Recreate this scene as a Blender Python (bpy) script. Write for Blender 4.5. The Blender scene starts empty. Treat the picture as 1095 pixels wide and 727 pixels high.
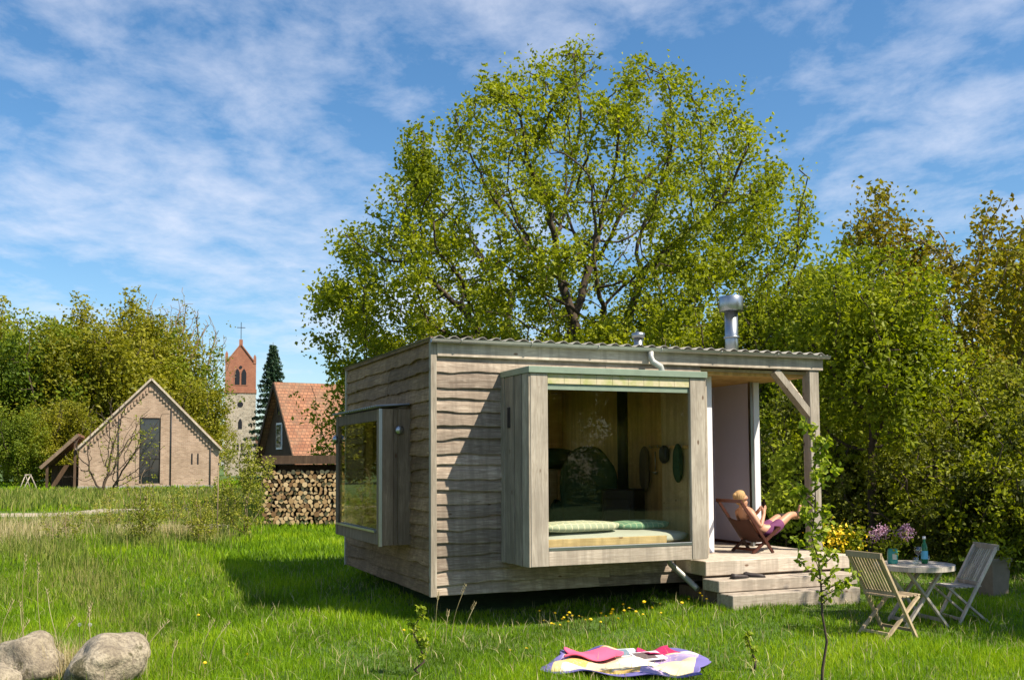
import bpy, math, random
import numpy as np
from mathutils import Vector, Matrix
R = math.radians
random.seed(7); RG = np.random.default_rng(7)
S = bpy.context.scene
COL = S.collection
# ------------------------------------------------------------------ camera
cam = bpy.data.cameras.new('camera'); camo = bpy.data.objects.new('camera', cam); COL.objects.link(camo)
pitch = math.atan(65.5/1090); roll = R(0.3)
fw = Vector((0, math.cos(pitch), math.sin(pitch))); rt = Vector((1, 0, 0)); upv = rt.cross(fw)
rt2 = rt*math.cos(roll)-upv*math.sin(roll); up2 = upv*math.cos(roll)+rt*math.sin(roll)
M4 = Matrix((rt2, up2, -fw)).transposed().to_4x4(); M4.translation = (0, 0, 1.87)
camo.matrix_world = M4
cam.sensor_width = 36; cam.lens = 1090/1095*36; cam.shift_y = 66/1095; cam.clip_start = .1; cam.clip_end = 3000
S.camera = camo
# ------------------------------------------------------------------ sky and sun
TO_SUN = Vector((.80, -.42, 1.07)).normalized()
W = bpy.data.worlds.new('World'); S.world = W; W.use_nodes = True
wn, wl = W.node_tree.nodes, W.node_tree.links
wn.clear()
sky = wn.new('ShaderNodeTexSky'); sky.sky_type = 'NISHITA'; sky.sun_disc = False
sky.sun_elevation = math.asin(TO_SUN.z); sky.sun_rotation = math.atan2(TO_SUN.x, TO_SUN.y)
sky.air_density = 1.0; sky.dust_density = .6; sky.ozone_density = 3.0
def N(t, nodes, **k):
    n = nodes.new('ShaderNode'+t)
    for a, b in k.items():
        if a in n.inputs.keys() if hasattr(n.inputs, 'keys') else False: n.inputs[a].default_value = b
        else: setattr(n, a, b)
    return n
tc = wn.new('ShaderNodeTexCoord'); sp = wn.new('ShaderNodeSeparateXYZ'); wl.new(tc.outputs['Generated'], sp.inputs[0])
def wm(op, a, b=None):
    n = wn.new('ShaderNodeMath'); n.operation = op
    for i, x in enumerate((a, b)):
        if x is None: continue
        if isinstance(x, (int, float)): n.inputs[i].default_value = x
        else: wl.new(x, n.inputs[i])
    return n.outputs[0]
zz = wm('ADD', wm('MAXIMUM', sp.outputs[2], 0.0), .12)
cx = wm('DIVIDE', sp.outputs[0], zz); cy = wm('DIVIDE', sp.outputs[1], zz)
cb = wn.new('ShaderNodeCombineXYZ'); wl.new(cx, cb.inputs[0]); wl.new(cy, cb.inputs[1])
mp = wn.new('ShaderNodeMapping'); wl.new(cb.outputs[0], mp.inputs[0])
mp.inputs['Rotation'].default_value = (0, 0, R(22)); mp.inputs['Scale'].default_value = (1.0, .8, 1); mp.inputs['Location'].default_value = (3.15, 1.15, 0)
n1 = wn.new('ShaderNodeTexNoise'); n1.inputs['Scale'].default_value = .85; n1.inputs['Detail'].default_value = 3; n1.inputs['Roughness'].default_value = .5
n2 = wn.new('ShaderNodeTexNoise'); n2.inputs['Scale'].default_value = 5.5; n2.inputs['Detail'].default_value = 9; n2.inputs['Roughness'].default_value = .62; n2.inputs['Distortion'].default_value = .15
wl.new(mp.outputs[0], n1.inputs[0]); wl.new(mp.outputs[0], n2.inputs[0])
mix = wm('ADD', wm('MULTIPLY', n1.outputs[0], .62), wm('MULTIPLY', n2.outputs[0], .38))
rp = wn.new('ShaderNodeValToRGB'); wl.new(mix, rp.inputs[0])
rp.color_ramp.elements[0].position = .455; rp.color_ramp.elements[0].color = (0, 0, 0, 1)
rp.color_ramp.elements[1].position = .64; rp.color_ramp.elements[1].color = (1, 1, 1, 1)
fac = wm('MULTIPLY', rp.outputs[0], .68)
mx = wn.new('ShaderNodeMix'); mx.data_type = 'RGBA'; wl.new(fac, mx.inputs[0]); hs = wn.new('ShaderNodeHueSaturation'); hs.inputs['Saturation'].default_value = 1.22; hs.inputs['Hue'].default_value = .497; wl.new(sky.outputs[0], hs.inputs['Color']); wl.new(hs.outputs[0], mx.inputs[6]); mx.inputs[7].default_value = (5.9, 6.1, 6.9, 1)
bg = wn.new('ShaderNodeBackground'); bg.inputs[1].default_value = .085; wl.new(mx.outputs[2], bg.inputs[0])
wo = wn.new('ShaderNodeOutputWorld'); wl.new(bg.outputs[0], wo.inputs[0])
sl = bpy.data.lights.new('sun', 'SUN'); sl.energy = 5.0; sl.angle = R(.5); sl.color = (1, .90, .72)
slo = bpy.data.objects.new('sun', sl); COL.objects.link(slo); slo.rotation_euler = TO_SUN.to_track_quat('Z', 'Y').to_euler(); slo.location = (20, -5, 20)
S.view_settings.view_transform = 'Standard'; S.view_settings.look = 'None'; S.view_settings.gamma = 1; S.view_settings.exposure = 0.92
S.render.engine = 'CYCLES'; S.cycles.transparent_max_bounces = 16; S.cycles.max_bounces = 8; S.cycles.diffuse_bounces = 6
# ------------------------------------------------------------------ materials
class Mat:
    def __init__(s, name):
        s.m = bpy.data.materials.new(name); s.m.use_nodes = True
        s.n, s.l = s.m.node_tree.nodes, s.m.node_tree.links
        s.b = s.n['Principled BSDF']; s.out = s.n['Material Output']
    def new(s, t): return s.n.new('ShaderNode'+t)
    def coord(s, scale=(1, 1, 1), kind='Object', off=None, rot=(0, 0, 0)):
        tc = s.new('TexCoord'); mp = s.new('Mapping'); mp.inputs['Scale'].default_value = scale; mp.inputs['Rotation'].default_value = rot
        v = tc.outputs[kind]
        if off is not None:
            a = s.new('VectorMath'); a.operation = 'ADD'; s.l.new(v, a.inputs[0]); s.l.new(off, a.inputs[1]); v = a.outputs[0]
        s.l.new(v, mp.inputs[0]); return mp.outputs[0]
    def noise(s, v, scale, detail=4, rough=.5, dist=0):
        n = s.new('TexNoise'); n.inputs['Scale'].default_value = scale; n.inputs['Detail'].default_value = detail
        n.inputs['Roughness'].default_value = rough; n.inputs['Distortion'].default_value = dist
        if v is not None: s.l.new(v, n.inputs['Vector'])
        return n.outputs[0]
    def ramp(s, f, stops):
        r = s.new('ValToRGB'); e = r.color_ramp.elements
        while len(e) < len(stops): e.new(.5)
        for x, (p, c) in zip(e, stops): x.position = p; x.color = (c[0], c[1], c[2], 1) if isinstance(c, tuple) else (c, c, c, 1)
        s.l.new(f, r.inputs[0]); return r.outputs[0]
    def math(s, op, a, b=None, clamp=False):
        n = s.new('Math'); n.operation = op; n.use_clamp = clamp
        for i, x in enumerate((a, b)):
            if x is None: continue
            if isinstance(x, (int, float)): n.inputs[i].default_value = x
            else: s.l.new(x, n.inputs[i])
        return n.outputs[0]
    def mix(s, f, a, b, mode='MIX'):
        n = s.new('Mix'); n.data_type = 'RGBA'; n.blend_type = mode
        for i, x in ((0, f), (6, a), (7, b)):
            if isinstance(x, (int, float)): n.inputs[i].default_value = x
            elif isinstance(x, tuple): n.inputs[i].default_value = (*x, 1)
            else: s.l.new(x, n.inputs[i])
        return n.outputs[2]
    def attr(s, name='rnd'):
        a = s.new('Attribute'); a.attribute_name = name; return a.outputs['Fac']
    def col(s, c):
        if isinstance(c, tuple): s.b.inputs['Base Color'].default_value = (*c, 1)
        else: s.l.new(c, s.b.inputs['Base Color'])
        return s
    def bump(s, h, strength=.3, dist=.01):
        b = s.new('Bump'); b.inputs['Strength'].default_value = strength; b.inputs['Distance'].default_value = dist
        s.l.new(h, b.inputs['Height']); s.l.new(b.outputs[0], s.b.inputs['Normal']); return s
    def set(s, **k):
        for a, b in k.items(): s.b.inputs[a.replace('_', ' ')].default_value = b
        return s
def wood(name, axis, c1, c2, c3, rough=.85, grain=1.0, knots=True, bump=.5):
    m = Mat(name); a = m.attr()
    cb = m.new('CombineXYZ')
    for i, k in enumerate((37.0, 91.0, 53.0)): m.l.new(m.math('MULTIPLY', a, k), cb.inputs[i])
    sc = [14., 14., 14.]; sc[axis] = 1.1
    v = m.coord(tuple(x*grain for x in sc), off=cb.outputs[0])
    g = m.noise(v, 3.0, 6, .65, 1.2)
    v2 = m.coord((1, 1, 1), off=cb.outputs[0]); st = m.noise(v2, 2.3, 4, .6)
    base = m.ramp(g, [(.3, c1), (.5, c2), (.72, c3)])
    base = m.mix(m.ramp(st, [(.35, .55), (.65, 0.0)]), base, tuple(x*.55 for x in c2), 'MIX')
    sv = m.coord((7, 7, .55)); base = m.mix(m.ramp(m.noise(sv, 1.6, 4, .6), [(.40, .5), (.56, 0.)]), base, tuple(x*.5 for x in c2))
    if knots:
        ks = [2.2, 2.2, 2.2]; ks[axis] = 1.0
        vo = m.new('TexVoronoi'); vo.inputs['Scale'].default_value = 2.4; m.l.new(m.coord(tuple(ks), off=cb.outputs[0]), vo.inputs['Vector'])
        base = m.mix(m.ramp(vo.outputs['Distance'], [(.05, .85), (.09, .0)]), base, (.10, .045, .02))
    br = m.ramp(a, [(0, .62), (.5, .9), (1, 1.18)])
    base = m.mix(1.0, base, br, 'MULTIPLY')
    m.col(base).set(Roughness=rough); m.b.inputs['Specular IOR Level'].default_value = .25
    m.bump(g, bump, .004); return m.m
def plain(name, c, rough=.6, metal=0, var=.12, scale=8, bump=0, spec=.4):
    m = Mat(name); n = m.noise(m.coord(), scale, 5, .6)
    m.col(m.mix(n, tuple(x*(1-var) for x in c), tuple(min(1, x*(1+var)) for x in c))).set(Roughness=rough, Metallic=metal)
    m.b.inputs['Specular IOR Level'].default_value = spec
    if bump: m.bump(n, bump, .01)
    return m.m
def leaf(name, ca, cb, cc, trans=.35, rough=.55):
    m = Mat(name); a = m.attr()
    c = m.ramp(a, [(0, ca), (.5, cb), (1, cc)])
    m.col(c).set(Roughness=rough); m.b.inputs['Specular IOR Level'].default_value = .3
    t = m.new('BsdfTranslucent'); m.l.new(m.mix(1.0, c, (1.0, 1.0, .45), 'MULTIPLY'), t.inputs[0])
    mx = m.new('MixShader'); mx.inputs[0].default_value = trans
    m.l.new(m.b.outputs[0], mx.inputs[1]); m.l.new(t.outputs[0], mx.inputs[2]); m.l.new(mx.outputs[0], m.out.inputs[0]); return m.m
def glassm(name, tint=(1, 1, 1), base=.07, gain=1.0):
    m = Mat(name); t = m.new('BsdfTransparent'); t.inputs[0].default_value = (*tint, 1)
    g = m.new('BsdfGlossy'); g.inputs['Roughness'].default_value = .015; g.inputs[0].default_value = (.95, .97, 1, 1)
    f = m.new('LayerWeight'); f.inputs[0].default_value = .5; fp = m.math('POWER', f.outputs['Facing'], 5.0)
    mx = m.new('MixShader'); m.l.new(m.math('ADD', m.math('MULTIPLY', fp, gain), base, True), mx.inputs[0])
    m.l.new(t.outputs[0], mx.inputs[1]); m.l.new(g.outputs[0], mx.inputs[2]); m.l.new(mx.outputs[0], m.out.inputs[0]); return m.m
WC = ((.16, .11, .08), (.37, .295, .235), (.60, .51, .42))
M = {}
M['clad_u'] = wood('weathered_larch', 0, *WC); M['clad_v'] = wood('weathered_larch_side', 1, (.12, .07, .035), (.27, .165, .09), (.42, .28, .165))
M['clad_z'] = wood('weathered_larch_upright', 2, (.22, .18, .14), (.40, .345, .28), (.56, .50, .42))
M['beam_u'] = wood('grey_beam', 0, (.30, .24, .19), (.47, .40, .33), (.62, .55, .47), bump=.25)
M['beam_v'] = wood('grey_beam_cross', 1, (.30, .22, .16), (.45, .36, .28), (.58, .49, .40), bump=.25)
M['beam_z'] = wood('grey_post', 2, (.30, .25, .20), (.49, .43, .36), (.62, .56, .48), bump=.25)
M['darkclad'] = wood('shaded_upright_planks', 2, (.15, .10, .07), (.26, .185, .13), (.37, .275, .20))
M['ply'] = wood('plywood', 0, (.58, .34, .12), (.70, .45, .18), (.80, .56, .26), knots=False, grain=.6, bump=.05)
M['pine'] = wood('pale_pine', 0, (.40, .30, .16), (.54, .42, .24), (.64, .52, .33), grain=.8, bump=.1)
M['teak'] = wood('silvered_teak', 2, (.32, .28, .24), (.50, .45, .40), (.62, .57, .51), knots=False, grain=2, bump=.1)
M['teak_warm'] = wood('honey_teak', 2, (.32, .23, .14), (.48, .37, .24), (.60, .49, .34), knots=False, grain=2, bump=.1)
M['redwood'] = wood('dark_red_wood', 2, (.045, .015, .01), (.09, .03, .02), (.15, .055, .035), knots=False, grain=2, rough=.5, bump=.1)
M['logbark'] = plain('log_bark', (.085, .055, .035), .95, var=.5, scale=40, bump=.6)
mm = Mat('log_cut_end'); aa = mm.attr(); mm.col(mm.mix(mm.math('MULTIPLY', mm.noise(mm.coord((1, 1, 1)), 60, 3), .35), mm.ramp(aa, [(0, (.22, .12, .05)), (.5, (.50, .32, .15)), (1, (.72, .53, .30))]), (.12, .07, .035))).set(Roughness=.9); M['logend'] = mm.m
M['zinc'] = plain('zinc', (.34, .36, .38), .32, .95, .15, 6)
M['gutter'] = plain('gutter_metal', (.40, .40, .38), .5, .5, .2, 9)
M['green_flash'] = plain('patinated_flashing', (.22, .28, .22), .5, .3, .25, 7)
M['white'] = plain('white_paint', (.68, .67, .72), .5, 0, .05, 4)
M['lilac'] = plain('lilac_white_paint', (.60, .60, .80), .55, 0, .07, 3)
M['darkmetal'] = plain('dark_metal', (.03, .03, .035), .45, .6, .2, 8)
M['cement'] = plain('cement_board', (.28, .26, .24), .9, 0, .25, 6, .3)
M['roofsheet'] = plain('corrugated_sheet', (.25, .24, .22), .6, .3, .25, 5)
M['stove'] = plain('black_stove', (.018, .018, .02), .5, .3)
M['greencloth'] = plain('dark_green_cloth', (.028, .055, .035), .95, 0, .4, 14, .4, 0)
M['greycloth'] = plain('grey_brown_cloth', (.10, .075, .05), .9, 0, .3, 20, .2)
M['sheet'] = plain('pale_blue_sheet', (.34, .38, .37), .9, 0, .1, 9, .2)
def checked(name, base, line, sx, sy):
    m = Mat(name); v = m.coord(); s = m.new('SeparateXYZ'); m.l.new(v, s.inputs[0])
    def stripe(o, k): return m.math('LESS_THAN', m.math('FRACT', m.math('MULTIPLY', o, k)), .13)
    f = m.math('MAXIMUM', stripe(s.outputs[0], sx), stripe(s.outputs[1], sy))
    m.col(m.mix(f, base, line)).set(Roughness=.9); m.bump(m.noise(v, 25, 3), .2, .01); return m.m
M['pillow'] = checked('checked_pillow_cloth', (.31, .37, .31), (.60, .60, .48), 12, 16)
M['pillow2'] = checked('green_checked_cloth', (.10, .22, .16), (.28, .38, .27), 12, 16)
M['glass'] = glassm('window_glass', (.98, .97, .92), .02, .9)
M['glass_side'] = glassm('side_window_glass', (.9, .9, .8), .03, .7)
m = Mat('dark_window_glass'); m.col((.012, .016, .022)).set(Roughness=.03); m.b.inputs['Specular IOR Level'].default_value = 1.0; M['darkglass'] = m.m
M['black'] = plain('black_plastic', (.012, .012, .013), .4)
M['skin'] = plain('skin', (.45, .235, .15), .5, 0, .08, 6); M['skin2'] = M['skin']
M['hair'] = plain('blonde_hair', (.40, .25, .11), .75, 0, .5, 60, .3)
M['purple'] = plain('purple_cloth', (.14, .035, .11), .85, 0, .2, 14, .2)
M['orange'] = plain('orange_band', (.75, .26, .02), .5)
M['rock'] = None
m = Mat('pale_granite'); v = m.coord(); n = m.noise(v, 2.2, 8, .65); n2 = m.noise(v, 26, 5, .7)
c = m.ramp(n, [(.3, (.15, .12, .085)), (.5, (.33, .28, .205)), (.7, (.46, .40, .31))]); c = m.mix(m.ramp(n2, [(.38, .75), (.56, 0.)]), c, (.13, .105, .08))
c = m.mix(m.ramp(m.noise(v, 3.1, 6, .7, .4), [(.58, 0.), (.64, .85)]), c, (.05, .045, .012)); m.col(c).set(Roughness=.95).bump(n2, .9, .03); M['rock'] = m.m
def brick(name, c1, c2, mortar, sx=1., stone=False, grime=(.25, .22, .18)):
    m = Mat(name); tcx = m.new('TexCoord'); s = m.new('SeparateXYZ'); m.l.new(tcx.outputs['Object'], s.inputs[0])
    cb = m.new('CombineXYZ'); m.l.new(m.math('ADD', s.outputs[0], s.outputs[1]), cb.inputs[0]); m.l.new(s.outputs[2], cb.inputs[1])
    if stone:
        b = m.new('TexVoronoi'); b.inputs['Scale'].default_value = 2.6; m.l.new(tcx.outputs['Object'], b.inputs['Vector'])
        sp = m.new('SeparateColor'); m.l.new(b.outputs['Color'], sp.inputs[0])
        c = m.mix(sp.outputs[0], c1, c2); e = m.new('TexVoronoi'); e.feature = 'DISTANCE_TO_EDGE'; e.inputs['Scale'].default_value = 2.6; m.l.new(tcx.outputs['Object'], e.inputs['Vector'])
        c = m.mix(m.ramp(e.outputs['Distance'], [(.02, 1.), (.07, 0.)]), c, mortar)
    else:
        b = m.new('TexBrick'); b.inputs['Scale'].default_value = 1.; b.inputs['Brick Width'].default_value = .26*sx; b.inputs['Row Height'].default_value = .085*sx; b.inputs['Mortar Size'].default_value = .012*sx
        b.inputs['Color1'].default_value = (*c1, 1); b.inputs['Color2'].default_value = (*c2, 1); b.inputs['Mortar'].default_value = (*mortar, 1); m.l.new(cb.outputs[0], b.inputs['Vector']); c = b.outputs[0]
    n = m.noise(m.coord(), .8, 7, .7)
    c = m.mix(m.ramp(n, [(.35, .55), (.6, 0.)]), c, grime); m.col(c).set(Roughness=.92); m.bump(m.noise(m.coord(), 12, 4), .4, .02); return m.m
M['barnbrick'] = brick('pale_pink_brick', (.27, .17, .12), (.44, .30, .22), (.40, .33, .26), grime=(.22, .15, .10))
M['redbrick'] = brick('red_brick', (.27, .085, .045), (.38, .13, .07), (.3, .19, .13), grime=(.2, .07, .045))
M['fieldstone'] = brick('fieldstone', (.22, .18, .14), (.46, .38, .3), (.48, .43, .36), stone=True)
M['brownboard'] = wood('dark_brown_boards', 2, (.05, .03, .02), (.10, .062, .04), (.16, .10, .065))
m = Mat('clay_roof_tiles'); v = m.coord(); w = m.new('TexBrick'); w.inputs['Scale'].default_value = 1; w.inputs['Brick Width'].default_value = .19; w.inputs['Row Height'].default_value = .13; w.inputs['Mortar Size'].default_value = .012
w.inputs['Color1'].default_value = (.21, .085, .045, 1); w.inputs['Color2'].default_value = (.34, .155, .085, 1); w.inputs['Mortar'].default_value = (.09, .04, .025, 1); m.l.new(v, w.inputs[0])
m.col(m.mix(m.ramp(m.noise(v, 1.2, 6, .7), [(.4, .6), (.6, 0.)]), w.outputs[0], (.17, .115, .075))).set(Roughness=.9); M['tile'] = m.m
M['bark'] = plain('grey_brown_bark', (.060, .043, .030), .95, 0, .5, 12, .8)
M['bark_pale'] = plain('pale_brown_bark', (.22, .16, .10), .95, 0, .4, 14, .5)
M['oakleaf'] = leaf('oak_leaves', (.13, .165, .006), (.25, .29, .009), (.40, .43, .02), .52)
M['oakbronze'] = leaf('bronze_young_leaves', (.17, .125, .010), (.25, .215, .014), (.31, .32, .025), .5)
M['limeleaf'] = leaf('lime_green_leaves', (.11, .145, .005), (.22, .27, .008), (.38, .41, .024), .52)
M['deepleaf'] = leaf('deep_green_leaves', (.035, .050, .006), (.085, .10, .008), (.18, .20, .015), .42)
M['farleaf'] = leaf('far_olive_leaves', (.14, .155, .008), (.24, .24, .012), (.36, .33, .025), .48)
M['farleaf2'] = leaf('far_green_leaves', (.08, .14, .01), (.16, .22, .014), (.28, .31, .02), .45)
M['spruce'] = leaf('spruce_needles', (.012, .035, .016), (.025, .06, .028), (.05, .095, .04), .1)
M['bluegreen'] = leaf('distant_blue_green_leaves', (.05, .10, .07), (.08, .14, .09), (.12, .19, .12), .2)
M['scrub'] = leaf('scrub_leaves', (.15, .18, .015), (.28, .30, .03), (.42, .40, .08), .45)
M['grass'] = leaf('grass_blades', (.085, .165, .003), (.20, .36, .004), (.38, .50, .014), .48, .55)
M['tallgrass'] = leaf('tall_grass', (.10, .16, .015), (.2, .24, .04), (.42, .36, .15), .35)
M['straw'] = leaf('straw', (.30, .24, .11), (.45, .38, .2), (.6, .52, .32), .3)
M['sapleaf'] = leaf('young_bright_leaves', (.14, .20, .01), (.26, .34, .02), (.42, .48, .05), .5)
M['yellow'] = leaf('yellow_petals', (.75, .48, .01), (.8, .56, .02), (.85, .65, .04), .2)
M['lilacpetal'] = leaf('lilac_petals', (.26, .12, .22), (.42, .22, .36), (.60, .42, .52), .2)
m = Mat('meadow_soil'); v = m.coord(); n = m.noise(v, .35, 6, .6); n2 = m.noise(v, 9, 5, .7)
c = m.mix(m.ramp(n2, [(.3, 0.), (.7, 1.)]), (.030, .055, .008), (.075, .15, .012)); m.col(m.mix(m.ramp(n, [(.5, 0.), (.68, .5)]), c, (.12, .13, .03))).set(Roughness=1.0).bump(n2, .8, .03); M['soil'] = m.m
m = Mat('sandy_gravel'); v = m.coord(); n2 = m.noise(v, 14, 6, .7); m.col(m.mix(n2, (.24, .20, .15), (.42, .36, .28))).set(Roughness=1).bump(n2, .5, .02); M['path'] = m.m
# ------------------------------------------------------------------ mesh helpers
class MB:
    def __init__(s): s.v = []; s.f = []; s.mi = []; s.r = []; s.sm = []
    def add(s, vs, fs, mi=0, rnd=None, smooth=False):
        o = len(s.v); rnd = random.random() if rnd is None else rnd
        s.v += [tuple(x) for x in vs]; s.r += [rnd]*len(vs)
        s.f += [tuple(i+o for i in f) for f in fs]; s.mi += [mi]*len(fs); s.sm += [smooth]*len(fs); return s
    def box(s, a, b, mi=0, rnd=None, bev=0):
        x0, y0, z0 = (min(p, q) for p, q in zip(a, b)); x1, y1, z1 = (max(p, q) for p, q in zip(a, b))
        if bev:
            e = bev; ex = min(e, (x1-x0)*.4); ey = min(e, (y1-y0)*.4); ez = min(e, (z1-z0)*.4)
            vs = []; idx = {}
            for sx in (0, 1):
                for sy in (0, 1):
                    for sz in (0, 1):
                        X, Y, Z = (x0, x1)[sx], (y0, y1)[sy], (z0, z1)[sz]
                        dx, dy, dz = (ex, -ex)[sx], (ey, -ey)[sy], (ez, -ez)[sz]
                        idx[sx, sy, sz] = len(vs); vs += [(X, Y+dy, Z+dz), (X+dx, Y, Z+dz), (X+dx, Y+dy, Z)]
            g = lambda a, k: idx[a]+k
            fs = []
            for k, t in enumerate(((0, (1, 2)), (1, (0, 2)), (2, (0, 1)))):
                ax, (p, q) = t
                for sd in (0, 1):
                    c = []
                    for (i, j) in ((0, 0), (1, 0), (1, 1), (0, 1)):
                        key = [0, 0, 0]; key[ax] = sd; key[p] = i; key[q] = j; c.append(g(tuple(key), ax))
                    fs.append(c)
            for ax in range(3):
                p, q = [i for i in range(3) if i != ax]
                for i in (0, 1):
                    for j in (0, 1):
                        k0 = [0, 0, 0]; k0[p] = i; k0[q] = j; k1 = list(k0); k1[ax] = 1; k0, k1 = tuple(k0), tuple(k1)
                        fs.append((g(k0, p), g(k1, p), g(k1, q), g(k0, q)))
            for k in idx: fs.append((idx[k], idx[k]+1, idx[k]+2))
            return s.add(vs, fs, mi, rnd)
        vs = [(x0, y0, z0), (x1, y0, z0), (x1, y1, z0), (x0, y1, z0), (x0, y0, z1), (x1, y0, z1), (x1, y1, z1), (x0, y1, z1)]
        return s.add(vs, [(0, 3, 2, 1), (4, 5, 6, 7), (0, 1, 5, 4), (1, 2, 6, 5), (2, 3, 7, 6), (3, 0, 4, 7)], mi, rnd)
    def bar(s, p, q, w, h, mi=0, rnd=None, up=(0, 0, 1)):          # a squared bar from p to q
        p, q = Vector(p), Vector(q); d = (q-p).normalized(); up = Vector(up)
        if abs(d.dot(up)) > .98: up = Vector((0, 1, 0))
        a = d.cross(up).normalized()*w/2; b = a.cross(d).normalized()*h/2
        vs = [p-a-b, p+a-b, p+a+b, p-a+b, q-a-b, q+a-b, q+a+b, q-a+b]
        return s.add(vs, [(0, 3, 2, 1), (4, 5, 6, 7), (0, 1, 5, 4), (1, 2, 6, 5), (2, 3, 7, 6), (3, 0, 4, 7)], mi, rnd)
    def tube(s, pts, r, n=10, mi=0, rnd=None, cap=True, smooth=True):
        pts = [Vector(p) for p in pts]; rs = r if isinstance(r, (list, tuple)) else [r]*len(pts); vs = []; fs = []
        a = None
        for i, p in enumerate(pts):
            d = (pts[min(i+1, len(pts)-1)]-pts[max(i-1, 0)]).normalized()
            if a is None: a = d.orthogonal().normalized()
            a = (a-d*a.dot(d)).normalized(); b = d.cross(a)
            vs += [p+(a*math.cos(2*math.pi*k/n)+b*math.sin(2*math.pi*k/n))*rs[i] for k in range(n)]
        for i in range(len(pts)-1):
            for k in range(n): fs.append((i*n+k, i*n+(k+1) % n, (i+1)*n+(k+1) % n, (i+1)*n+k))
        s.add(vs, fs, mi, rnd, smooth)
        if cap:
            o = len(s.v)-len(vs)
            s.f += [tuple(o+k for k in reversed(range(n))), tuple(o+(len(pts)-1)*n+k for k in range(n))]; s.mi += [mi]*2; s.sm += [False]*2
        return s
    def lathe(s, prof, n=20, at=(0, 0, 0), mi=0, rnd=None):
        vs = []; fs = []
        for (r, z) in prof: vs += [(at[0]+r*math.cos(2*math.pi*k/n), at[1]+r*math.sin(2*math.pi*k/n), at[2]+z) for k in range(n)]
        for i in range(len(prof)-1):
            for k in range(n): fs.append((i*n+k, i*n+(k+1) % n, (i+1)*n+(k+1) % n, (i+1)*n+k))
        fs += [tuple(reversed(range(n))), tuple((len(prof)-1)*n+k for k in range(n))]
        return s.add(vs, fs, mi, rnd, True)
    def prism(s, poly, ax, a, b, mi=0, rnd=None):                  # polygon in the two other axes, extruded along ax
        n = len(poly); o = [i for i in range(3) if i != ax]; vs = []
        for t in (a, b):
            for p in poly:
                c = [0, 0, 0]; c[ax] = t; c[o[0]] = p[0]; c[o[1]] = p[1]; vs.append(c)
        return s.add(vs, [tuple(range(n)), tuple(range(2*n-1, n-1, -1))]+[(i, (i+1) % n, n+(i+1) % n, n+i) for i in range(n)], mi, rnd)
def nm(name, vs, loops, starts, totals, rnd=None, mats=(), mi=None, smooth=None):
    me = bpy.data.meshes.new(name); vs = np.asarray(vs, dtype=np.float32); me.vertices.add(len(vs)); me.vertices.foreach_set('co', vs.ravel())
    me.loops.add(len(loops)); me.loops.foreach_set('vertex_index', np.asarray(loops, dtype=np.int32))
    me.polygons.add(len(starts)); me.polygons.foreach_set('loop_start', np.asarray(starts, dtype=np.int32))
    try: me.polygons.foreach_set('loop_total', np.asarray(totals, dtype=np.int32))
    except Exception: pass
    if mi is not None: me.polygons.foreach_set('material_index', np.asarray(mi, dtype=np.int32))
    me.polygons.foreach_set('use_smooth', np.zeros(len(starts), dtype=bool) if smooth is None else np.asarray(smooth, dtype=bool))
    if rnd is not None:
        a = me.attributes.new('rnd', 'FLOAT', 'POINT'); a.data.foreach_set('value', np.asarray(rnd, dtype=np.float32))
    for m in mats: me.materials.append(m)
    me.update(calc_edges=True); return me
def link(name, me, parent=None, loc=None, rz=0):
    o = bpy.data.objects.new(name, me); COL.objects.link(o)
    if parent is not None: o.parent = parent
    if loc is not None: o.location = loc
    if rz: o.rotation_euler = (0, 0, rz)
    return o
def obj(name, mb, mats, parent=None, loc=None, rz=0, recalc=True, label=None):
    if not isinstance(mats, (list, tuple)): mats = [mats]
    loops = [i for f in mb.f for i in f]; tot = [len(f) for f in mb.f]; st = np.concatenate([[0], np.cumsum(tot)[:-1]]) if tot else []
    me = nm(name, mb.v, loops, st, tot, mb.r, mats, mb.mi, mb.sm)
    if recalc:
        import bmesh
        b = bmesh.new(); b.from_mesh(me); bmesh.ops.recalc_face_normals(b, faces=b.faces); b.to_mesh(me); b.free()
    o = link(name, me, parent, loc, rz)
    if label: o['label'] = label
    return o
def tag(o, label=None, cat=None, group=None, kind=None):
    if label: o['label'] = label
    if cat: o['category'] = cat
    if group: o['group'] = group
    if kind: o['kind'] = kind
    return o
def thing(name, label, cat, loc=(0, 0, 0), rz=0, group=None):
    return tag(link(name, None, None, loc, rz), label, cat, group)
def copy_tree(o, parent=None):
    c = o.copy(); COL.objects.link(c); c.parent = parent
    for ch in [x for x in bpy.data.objects if x.parent is o]: copy_tree(ch, c)
    return c
def sstep(a, b, x): t = np.clip((x-a)/(b-a), 0, 1); return t*t*(3-2*t)
def gh(x, y):                                                       # ground height
    x = np.asarray(x, dtype=float); y = np.asarray(y, dtype=float)
    base = .24*sstep(11.2, 17, y)*(1-.5*sstep(2, 5, x))+.13*sstep(1.0, 3, x)*sstep(10.6, 12.2, y)
    und = (.035*np.sin(x*.55+1.3)*np.cos(y*.45)+.02*np.sin(x*1.3+y*.9))*(1-sstep(60, 90, y))
    return base+und*sstep(7, 10, y)
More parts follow.
